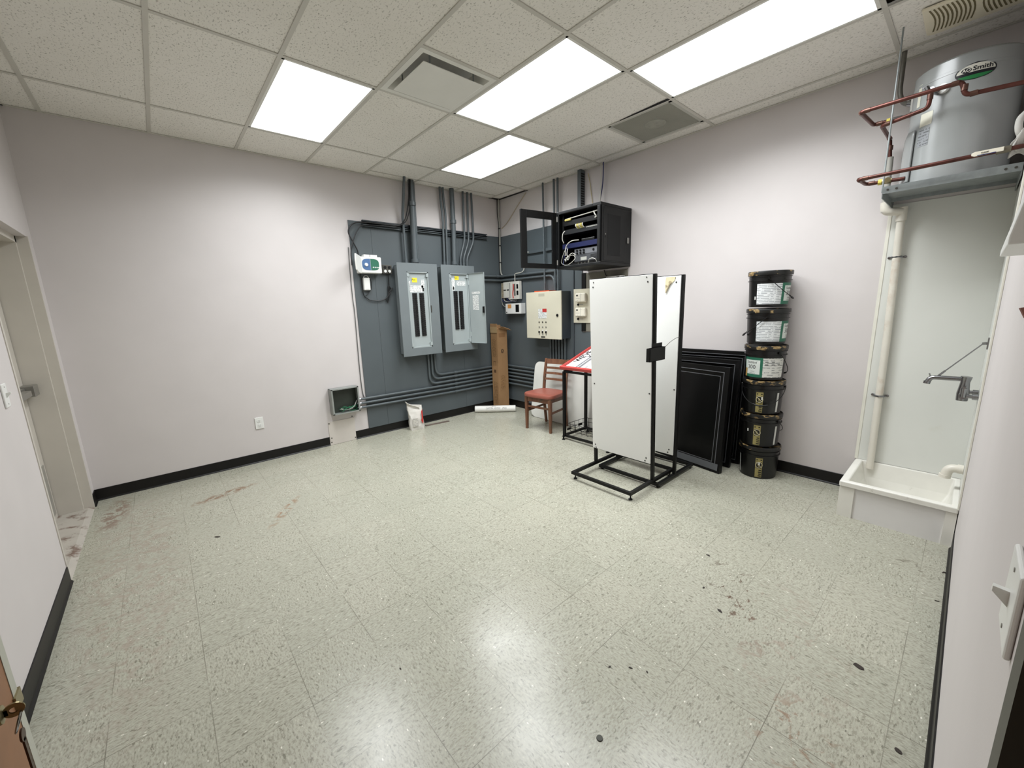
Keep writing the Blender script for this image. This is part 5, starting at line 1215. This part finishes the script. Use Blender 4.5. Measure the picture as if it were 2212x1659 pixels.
bucket('black bucket with the whole green and white label facing the room', (-0.176, -3.664, 3*0.287+0.004), 0.0, 'front', (4.10, 1, 0.72), None, None, (3.35, 1.16))
bucket('second black bucket from the top, its handle hanging to the left', (-0.172, -3.655, 4*0.288+0.012), 0.0, 'data', (3.45, -1, 0.80), None, None, (2.90, 1.26))
bucket('topmost black bucket of the stack, its handle hanging to the right', (-0.172, -3.647, 5*0.289+0.02), 0.0, 'data', (3.36, 1, 0.80), 2.70, None, (2.82, 1.26))

# ============================================================ MOP SINK CORNER
t = thing('mop_sink', 'white floor mop sink in the corner under the water heater', 'sink', (-0.28, -4.6, 0))
sx0, sx1, sy0, sy1, rt = -0.585, -0.002, -4.312, -4.878, 0.262
b = BM()
def loop(x0, x1, ya, yb, z): return [b.verts.new(p) for p in ((x0, yb, z), (x1, yb, z), (x1, ya, z), (x0, ya, z))]
L_ = [loop(sx0, sx1, sy0, sy1, rt-0.035), loop(sx0, sx1, sy0, sy1, rt), loop(sx0+0.045, sx1-0.02, sy0-0.045, sy1+0.03, rt), loop(sx0+0.075, sx1-0.035, sy0-0.07, sy1+0.045, rt-0.12), loop(sx0+0.10, sx1-0.05, sy0-0.10, sy1+0.07, 0.075)]
L_.append(None); L_ = L_[:5]
for a, c in zip(L_, L_[1:]):
    for k in range(4): b.faces.new((a[k], a[(k+1) % 4], c[(k+1) % 4], c[k]))
b.faces.new(L_[-1]); obj('basin', b, SINKM, t, bevel=0.008, seg=3)
b = BM(); box(b, sx0+0.018, sx0+0.028, sy1+0.03, sy0-0.05, 0.0, rt-0.036); box(b, sx0+0.018, sx1, sy0-0.022, sy0-0.010, 0, rt-0.036); obj('skirt', b, mat('sink_skirt', (226, 224, 222), 0.5, var=0.02, dirt=(150, 142, 128), ds=7.0, dlo=0.68, dhi=0.8), t)
for ya, yb in ((sy0-0.085, sy0-0.004), (sy1+0.002, sy1+0.05)):
    b = BM(); box(b, sx0+0.010, sx0+0.05, ya, yb, 0, rt-0.034); obj('corner_post', b, SINKM, t)
b = BM(); lathe(b, [(0, 0.0), (0.045, 0), (0.045, 0.004), (0.03, 0.004), (0, 0.002)], (-0.28, -4.6, 0.0755), 20); obj('drain', b, CHROME, t)
b = BM(); box(b, -0.006, -0.0005, -4.874, -4.325, rt+0.002, 2.150); tag(obj('splash_panel', b, FRP), 'white plastic splash panel on the right wall behind the mop sink', 'splash panel')
b = BM(); box(b, -0.010, -0.0005, -4.325, -4.305, rt+0.002, 2.150); tag(obj('panel_trim', b, mat('panel_edge_strip', (226, 224, 212), 0.4), bevel=0.002), 'pale edge strip down the left side of the splash panel', 'trim strip')
b = BM(); box(b, -0.60, -0.007, YW+0.0005, YW+0.006, rt+0.002, 2.150); tag(obj('splash_panel', b, FRP), 'narrow white splash panel on the near wall beside the tap', 'splash panel')
b = BM(); box(b, -0.625, -0.60, YW+0.0005, YW+0.010, rt+0.002, 2.150); tag(obj('panel_trim', b, mat('panel_edge_strip', (226, 224, 212), 0.4), bevel=0.002), 'pale edge strip of the splash panel on the near wall', 'trim strip')

t = thing('drain_pipe', 'white plastic drain pipe running down the splash panel into the mop sink', 'pipe', (-0.05, -4.38, 0.2))
b = BM(); tube(b, rnd_path([(-0.105, -4.285, 2.45), (-0.105, -4.292, 2.095)], 0.01), 0.0185, 16); obj('upper_length', b, mat('grey_sleeve', (176, 174, 166), 0.5), t, smooth=True)
b = BM(); tube(b, rnd_path([(-0.105, -4.292, 2.16), (-0.105, -4.295, 2.098), (-0.060, -4.378, 2.092)], 0.03), 0.026, 16); obj('elbow', b, PVC, t, smooth=True)
b = BM(); tube(b, [(-0.052, -4.378, 2.12), (-0.048, -4.380, 2.03)], 0.029, 16); obj('tee', b, PVC, t, smooth=True)
b = BM(); tube(b, [(-0.048, -4.378, 2.10), (-0.040, -4.395, 1.2), (-0.040, -4.405, 0.215)], 0.0225, 18); obj('long_pipe', b, PVC, t, smooth=True)
for z, y in ((1.79, -4.384), (0.79, -4.400)):
    b = BM()
    tube(b, [(-0.008, y+0.048, z), (-0.010, y+0.030, z), (-0.05, y+0.026, z), (-0.066, y, z), (-0.05, y-0.026, z), (-0.010, y-0.030, z), (-0.008, y-0.048, z)], 0.007, 8)
    for s in (-1, 1): disc(b, (-0.006, y+s*0.042, z), 0.009, (-1, 0, 0), 0.006, 10)
    obj('pipe_strap', b, CHROME, t, smooth=True)

t = thing('service_tap', 'chrome service tap with a long spout and brace over the mop sink', 'tap', (-0.28, YW, 0.9))
b = BM()
for x in (-0.36, -0.20):
    tube(b, [(x, YW+0.007, 0.905), (x, YW+0.032, 0.905)], 0.019, 14); tube(b, [(x, YW+0.03, 0.905), (x, YW+0.062, 0.905)], 0.012, 12)
obj('supply_arm', b, CHROME, t, smooth=True)
b = BM(); tube(b, [(-0.37, YW+0.070, 0.905), (-0.19, YW+0.070, 0.905)], 0.019, 14); tube(b, [(-0.28, YW+0.072, 0.862), (-0.28, YW+0.072, 0.905), (-0.28, YW+0.070, 0.98), (-0.28, YW+0.068, 1.015)], [0.026, 0.028, 0.021, 0.026], 16); obj('tap_body', b, CHROME, t, smooth=True)
for x in (-0.37, -0.19):
    b = BM(); tube(b, [(x, YW+0.070, 0.90), (x, YW+0.070, 0.955)], 0.014, 12); bar(b, (x-0.026, YW+0.07, 0.962), (x+0.026, YW+0.07, 0.962), 0.006); obj('cross_handle', b, CHROME, t, smooth=True)
b = BM(); tube(b, rnd_path([(-0.28, YW+0.075, 0.998), (-0.28, YW+0.222, 0.994), (-0.28, YW+0.236, 0.960)], 0.025), 0.0145, 14)
tube(b, [(-0.28, YW+0.235, 0.968), (-0.28, YW+0.237, 0.952)], 0.0175, 14); tube(b, [(-0.28, YW+0.226, 1.003), (-0.28, YW+0.232, 1.020)], 0.004, 8); obj('spout', b, CHROME, t, smooth=True)
b = BM(); tube(b, [(-0.28, YW+0.192, 1.004), (-0.28, YW+0.164, 1.042)], 0.0058, 8); tube(b, [(-0.28, YW+0.170, 1.034), (-0.28, YW+0.028, 1.222)], 0.0036, 8); obj('brace_rod', b, CHROME, t, smooth=True)
b = BM(); box(b, -0.30, -0.26, YW+0.006, YW+0.012, 1.19, 1.26); tube(b, [(-0.28, YW+0.012, 1.225), (-0.28, YW+0.032, 1.222)], 0.008, 8); obj('wall_hook', b, CHROME, t)
t = thing('waste_elbow', 'white plastic elbow spout coming out of the near wall over the sink', 'pipe', (-0.25, YW, 0.4))
b = BM(); tube(b, rnd_path([(-0.25, YW+0.007, 0.405), (-0.25, YW+0.072, 0.402), (-0.25, YW+0.082, 0.335)], 0.05, 10), 0.026, 18); obj('elbow_bend', b, PVC, t, smooth=True)
b = BM(); tube(b, [(-0.25, YW+0.0825, 0.352), (-0.25, YW+0.0835, 0.332)], 0.0295, 18); tube(b, [(-0.25, YW+0.007, 0.405), (-0.25, YW+0.034, 0.404)], 0.0295, 18); obj('socket_ring', b, PVC, t, smooth=True)

# ---- water heater on its steel shelf
t = thing('heater_shelf', 'galvanised steel shelf carrying the water heater', 'shelf', (-0.25, -4.58, 2.15))
b = BM(); box(b, -0.500, -0.002, -4.868, -4.322, 2.172, 2.176); box(b, -0.502, -0.498, -4.868, -4.320, 2.150, 2.192); box(b, -0.500, -0.002, -4.324, -4.320, 2.125, 2.188); box(b, -0.500, -0.002, -4.868, -4.864, 2.125, 2.188); box(b, -0.14, -0.136, -4.864, -4.324, 2.152, 2.172); obj('shelf_pan', b, GALV, t)
for y in (-4.345, -4.385, -4.81, -4.845):
    b = BM(); disc(b, (-0.502, y, 2.171), 0.006, (-1, 0, 0), 0.002, 10); obj('rivet', b, DARKFR, t)
t = obj('hanger_rod', tube(BM(), [(-0.486, -4.318, 2.16), (-0.480, -4.314, HC+0.02)], 0.0045, 8), GALV, smooth=True); tag(t, 'thin threaded rod hanging the front left corner of the heater shelf from the ceiling', 'rod')
HX, HY, HR, HZ0, HZ1 = -0.268, -4.600, 0.222, 2.1775, 2.815
t = thing('water_heater', 'grey cylindrical water heater on the steel shelf above the mop sink', 'water heater', (HX, HY, HZ0))
b = BM(); lathe(b, [(0, 0), (HR, 0), (HR, 0.555), (HR+0.0015, 0.556), (HR+0.0015, 0.57), (HR, 0.571), (HR, HZ1-HZ0-0.008), (HR-0.008, HZ1-HZ0), (HR-0.02, HZ1-HZ0+0.008), (0, HZ1-HZ0+0.02)], (HX, HY, HZ0), 64); hb = obj('tank', b, TANK, t, smooth=True)
def cyl(s, z, r=HR, th0=0.17): a = th0+s/HR; return Vector((HX-r*math.cos(a), HY-r*math.sin(a), z))
def cpatch(nm, s0, s1, z0, z1, m, off=0.001, parent=None, n=14, slope=0.0):
    b = BM(); lo = [b.verts.new(cyl(s0+(s1-s0)*k/n, z0+slope*k/n, HR+off)) for k in range(n+1)]; hi = [b.verts.new(cyl(s0+(s1-s0)*k/n, z1+slope*k/n, HR+off)) for k in range(n+1)]
    for k in range(n): b.faces.new((lo[k], lo[k+1], hi[k+1], hi[k]))
    return obj(nm, b, m, parent or t)
def oval(nm, a, c, m, off, z0=None, z1=None):
    b = BM(); n = 48; rows = []
    zs = [max(-c, min(c, -c+2*c*i/16)) for i in range(17)] if z0 is None else [z0+(z1-z0)*i/10 for i in range(11)]
    for z in zs:
        wv = a*math.sqrt(max(1e-6, 1-(z/c)**2)); rows.append([b.verts.new(cyl(-wv+2*wv*k/12, LZ+z, HR+off)) for k in range(13)])
    for p, q in zip(rows, rows[1:]):
        for k in range(12): b.faces.new((p[k], p[k+1], q[k+1], q[k]))
    return obj(nm, b, m, t)
LZ = 2.712
oval('badge_border', 0.078, 0.042, mat('badge_navy', (14, 16, 24), 0.4), 0.0010)
oval('badge_white', 0.072, 0.036, mat('badge_white', (214, 212, 200), 0.4), 0.0018, -0.003, 0.0355)
oval('badge_green', 0.074, 0.038, mat('badge_green', (32, 118, 62), 0.4), 0.0018, -0.0375, -0.018)
b = BM(); pts = []
ccen = -0.036; n = 24
ctr = b.verts.new(cyl(ccen, LZ+0.011, HR+0.0026)); rg = [b.verts.new(cyl(ccen+0.019*math.cos(2*math.pi*k/n), LZ+0.010+0.013*math.sin(2*math.pi*k/n), HR+0.0026)) for k in range(n)]
for k in range(n): b.faces.new((ctr, rg[k], rg[(k+1) % n]))
obj('badge_roundel', b, mat('badge_navy', (14, 16, 24), 0.4), t)
def ctext(txt, size, s, z, m, off, sx=1.0):
    o = text('lettering', txt, size, (0, 0, 0), (1, 0, 0), (0, 1, 0), m, t, 0.0, sx=sx, bold=0.0006)
    for v in o.data.vertices: v.co = cyl(s+v.co.x, z+v.co.y, HR+off)
ctext('AO', 0.022, ccen, LZ+0.010, mat('badge_white', (214, 212, 200), 0.4), 0.0032, 0.95)
ctext('Smith', 0.030, 0.025, LZ+0.011, mat('badge_navy', (14, 16, 24), 0.4), 0.0030, 1.12)
cpatch('warning_label', -0.215, -0.150, 2.505, 2.575, mat('cream_label', (206, 204, 188), 0.5), 0.001)
cpatch('instruction_label', -0.215, -0.155, 2.395, 2.490, print_mat('tank_label', (142, 145, 148), (96, 98, 100), period=0.016), 0.001)
cpatch('rating_label', -0.262, -0.238, 2.63, 2.75, mat('cream_label', (206, 204, 188), 0.5), 0.001)
b = BM(); 
lo = [cyl(-0.330+0.100*k/8, 0, HR+0.008) for k in range(9)]
rowz = [2.21, 2.22, 2.40, 2.47, 2.50]
rows = [[b.verts.new((p.x, p.y, zz)) for p in (lo if q < 3 else [cyl(-0.330+(0.02 if q == 3 else 0.05)+(0.100-(0.02 if q == 3 else 0.05))*k/8, 0, HR+0.008) for k in range(9)])] for q, zz in enumerate(rowz)]
for p, q in zip(rows, rows[1:]):
    for k in range(8): b.faces.new((p[k], p[k+1], q[k+1], q[k]))
o = obj('access_cover', b, TANK, t, smooth=True); sm = o.modifiers.new('solid', 'SOLIDIFY'); sm.thickness = 0.008
b = BM(); tube(b, [cyl(-0.115, 2.668, HR-0.01), cyl(-0.115, 2.668, HR+0.02)], 0.024, 18); obj('outlet_collar', b, WHITEP, t, smooth=True)
b = BM(); box(b, -0.262, -0.20, -4.388, -4.368, 2.66, 2.745); obj('electric_box', b, FLANGE, t)

t = obj('flexible_conduit', tube(BM(), spline([(-0.155, -4.292, HC+0.01), (-0.155, -4.293, 2.93), (-0.158, -4.296, 2.83), (-0.175, -4.318, 2.76), (-0.215, -4.352, 2.722), (-0.232, -4.372, 2.715)], 10), 0.0135, 14), mat('flex_steel', (118, 116, 110), 0.42, metal=0.6, var=0.1, vs=60), smooth=True); tag(t, 'grey flexible conduit curving from the ceiling into the water heater', 'conduit')
b = BM(); tube(b, [(-0.222, -4.358, 2.722), (-0.236, -4.378, 2.712)], 0.020, 14); obj('connector', b, CHROME, t, smooth=True)

def copper(label, pts, joints, rad=0.022, r=0.0112):
    o = obj('copper_pipe', tube(BM(), rnd_path(pts, rad, 7), r, 14), COPPER, smooth=True); tag(o, label, 'pipe', 'copper pipes round the water heater')
    for c, d in joints:
        c = Vector(c); d = Vector(d).normalized(); b = BM(); tube(b, [c-d*0.014, c+d*0.014], r*1.22, 14); obj('soldered_joint', b, SOLDER, o, smooth=True)
    return o
copper('upper copper pipe crossing in front of the water heater badge', [(-0.292, -4.385, 2.628), (-0.300, -4.205, 2.628), (-0.606, -4.184, 2.630), (-0.620, -4.600, 2.632), (-0.616, -4.618, 2.562), (-0.610, -4.872, 2.545)],
       [((-0.299, -4.235, 2.628), (0, 1, 0)), ((-0.585, -4.186, 2.63), (1, 0, 0)), ((-0.607, -4.215, 2.63), (0, 1, 0)), ((-0.619, -4.575, 2.632), (0, 1, 0)), ((-0.6175, -4.612, 2.60), Z), ((-0.615, -4.650, 2.560), (0, 1, 0))])
copper('copper pipe dropping from the heater valve and bending into the white drain pipe', [(-0.500, -4.488, 2.664), (-0.530, -4.478, 2.664), (-0.530, -4.474, 2.573), (-0.440, -4.268, 2.568), (-0.105, -4.272, 2.566), (-0.105, -4.284, 2.445)],
       [((-0.530, -4.476, 2.63), Z), ((-0.455, -4.300, 2.569), (0.09, 0.206, 0)), ((-0.13, -4.272, 2.566), (1, 0, 0)), ((-0.105, -4.280, 2.51), Z)])
lo_ = copper('lower copper pipe running just above the shelf edge with a white lever valve', [(-0.405, -4.405, 2.238), (-0.405, -4.222, 2.245), (-0.565, -4.208, 2.250), (-0.575, -4.872, 2.256)],
       [((-0.405, -4.25, 2.245), (0, 1, 0)), ((-0.545, -4.210, 2.25), (1, 0, 0)), ((-0.566, -4.240, 2.25), (0, 1, 0))])
t = thing('relief_valve', 'chrome relief valve on the left face of the water heater', 'valve', (-0.50, -4.48, 2.66))
b = BM(); tube(b, [(-0.470, -4.498, 2.664), (-0.535, -4.476, 2.664)], 0.016, 14); tube(b, [(-0.530, -4.47, 2.65), (-0.530, -4.455, 2.688)], 0.011, 10); obj('valve_body', b, CHROME, t, smooth=True)
b = BM(); bar(b, (-0.533, -4.468, 2.69), (-0.531, -4.438, 2.684), 0.004); obj('test_lever', b, CHROME, t)
t = thing('pipe_union', 'small brass union with a yellow tag on the copper pipe left of the heater', 'fitting', (-0.295, -4.31, 2.628))
b = BM(); tube(b, [(-0.296, -4.285, 2.628), (-0.294, -4.340, 2.628)], 0.0155, 8); obj('union_body', b, CHROME, t)
b = BM(); tube(b, [(-0.297, -4.268, 2.628), (-0.296, -4.285, 2.628)], 0.0165, 10); obj('yellow_tag', b, mat('pale_yellow', (214, 198, 90), 0.5), t)
t = thing('drain_valve', 'brass drain valve at the lower left of the water heater', 'valve', (-0.405, -4.34, 2.24))
b = BM(); tube(b, [(-0.405, -4.300, 2.242), (-0.405, -4.345, 2.240)], 0.0165, 8); obj('valve_body', b, BRASS, t)
b = BM(); tube(b, [(-0.405, -4.282, 2.243), (-0.405, -4.300, 2.242)], 0.0175, 10); obj('yellow_tag', b, mat('pale_yellow', (214, 198, 90), 0.5), t)
b = BM(); tube(b, [(-0.44, -4.330, 2.240), (-0.40, -4.330, 2.24)], 0.006, 8); lathe(b, [(0, 0), (0.016, 0), (0.016, 0.006), (0, 0.006)], seg=14, Mx=Matrix.Translation((-0.446, -4.330, 2.24)) @ Matrix.Rotation(math.pi/2, 4, 'Y')); obj('hand_wheel', b, BRASS, t)
t = thing('ball_valve', 'ball valve with a long cream lever on the lower copper pipe', 'valve', (-0.575, -4.79, 2.256))
b = BM(); tube(b, [(-0.574, -4.765, 2.255), (-0.5745, -4.815, 2.2555)], [0.017, 0.017], 10); tube(b, [(-0.5745, -4.785, 2.255), (-0.600, -4.785, 2.258)], 0.009, 10); obj('valve_body', b, mat('dull_brass_grey', (118, 112, 98), 0.4, metal=0.6), t)
b = BM(); prism(b, [(-0.604, -4.790, 2.266), (-0.604, -4.790, 2.246), (-0.604, -4.69, 2.244), (-0.604, -4.678, 2.250), (-0.604, -4.678, 2.262), (-0.604, -4.69, 2.267)], (0.005, 0, 0)); obj('lever', b, CREAM, t, bevel=0.001)
b = BM(); box(b, -0.606, -0.604, -4.765, -4.700, 2.2445, 2.248); obj('blue_grip_edge', b, CABLEN, t)
text('lettering', 'CLOSE', 0.009, (-0.6046, -4.725, 2.256), (0, -1, 0), Z, BLACK, t)
t = thing('cloth_rag', 'crumpled grey-white rag draped over the pipe at the right of the water heater', 'rag', (-0.56, -4.845, 2.2))
random.seed(5); b = BM(); n, m_ = 14, 12; g = []
for i in range(n+1):
    row = []
    for k in range(m_+1):
        u_, v_ = i/n, k/m_; a = (u_-0.5)*2*math.pi*0.86
        x = -0.560-0.022*math.cos(a)+0.008*math.sin(9*v_+4*u_); z = 2.262+0.018*math.sin(a+1.57)*0 + (0.05*math.cos(a*0.9) if True else 0)+0.05*v_*math.sin(2.3*u_+1)+0.012*math.sin(11*u_+7*v_)
        y = -4.818-0.052*v_+0.010*math.sin(8*u_+3*v_)
        row.append(b.verts.new((x, y, z)))
    g.append(row)
for i in range(n):
    for k in range(m_): b.faces.new((g[i][k], g[i+1][k], g[i+1][k+1], g[i][k+1]))
o = obj('cloth', b, RAG, t, smooth=True); sm = o.modifiers.new('solid', 'SOLIDIFY'); sm.thickness = 0.003
b = BM(); tube(b, spline([(-0.555, -4.845, 2.30), (-0.57, -4.828, 2.34), (-0.565, -4.826, 2.39), (-0.55, -4.842, 2.42), (-0.545, -4.855, 2.43)], 6), [0.014]*25, 10); o = obj('knotted_end', b, RAG, t, smooth=True)

# ---- litter on the floor
random.seed(9)
flakes = [(-1.703, -3.90, 0.020, 'dark crumb on the floor in front of the black display stand'), (-2.025, -4.654, 0.030, 'long dark flake on the floor midway along the near wall'), (-2.339, -4.804, 0.020, 'dark leaf flake nearest the photo bottom by the near wall'),
          (-0.933, -4.861, 0.018, 'dark crumb against the near baseboard beside the sink'), (-1.267, -4.848, 0.014, 'small dark crumb by the near baseboard'), (-2.784, -3.944, 0.010, 'left one of three small black crumbs right of the bright reflection'), (-2.723, -4.007, 0.012, 'middle one of three small black crumbs right of the bright reflection'),
          (-2.690, -4.066, 0.008, 'right one of three small black crumbs right of the bright reflection'), (-3.452, -3.332, 0.010, 'tiny black crumb left of the bright floor reflection'), (-3.926, -1.458, 0.030, 'brown flake on the floor near the exit door'),
          (-2.118, -4.133, 0.022, 'dark brown flake among the scuffs on the right of the floor'), (-2.009, -4.005, 0.012, 'black crumb at the far end of the scuff patch')]
for x, y, s, l in flakes:
    s *= 0.62
    b = BM(); a0 = random.random()*3; el = 0.35+random.random()*0.4
    prism(b, [(x+s*math.cos(a)*math.cos(a0)*r-s*el*math.sin(a)*math.sin(a0)*r, y+s*math.cos(a)*math.sin(a0)*r+s*el*math.sin(a)*math.cos(a0)*r, 0.0003) for a, r in [(2*math.pi*k/9, 0.75+0.5*random.random()) for k in range(9)]], (0, 0, 0.0025))
    tag(obj('dirt_flake', b, mat('dark_dirt', (44, 34, 28), 0.7)), l, 'litter', 'litter on the vinyl floor')
b = BM(); lathe(b, [(0, 0), (0.012, 0), (0.011, 0.003), (0, 0.004)], (-3.052, -4.090, 0.0003), 16); tag(obj('black_disc', b, mat('dark_olive_disc', (62, 62, 52), 0.6)), 'small round dark disc lying on the floor at the photo bottom', 'disc', None)
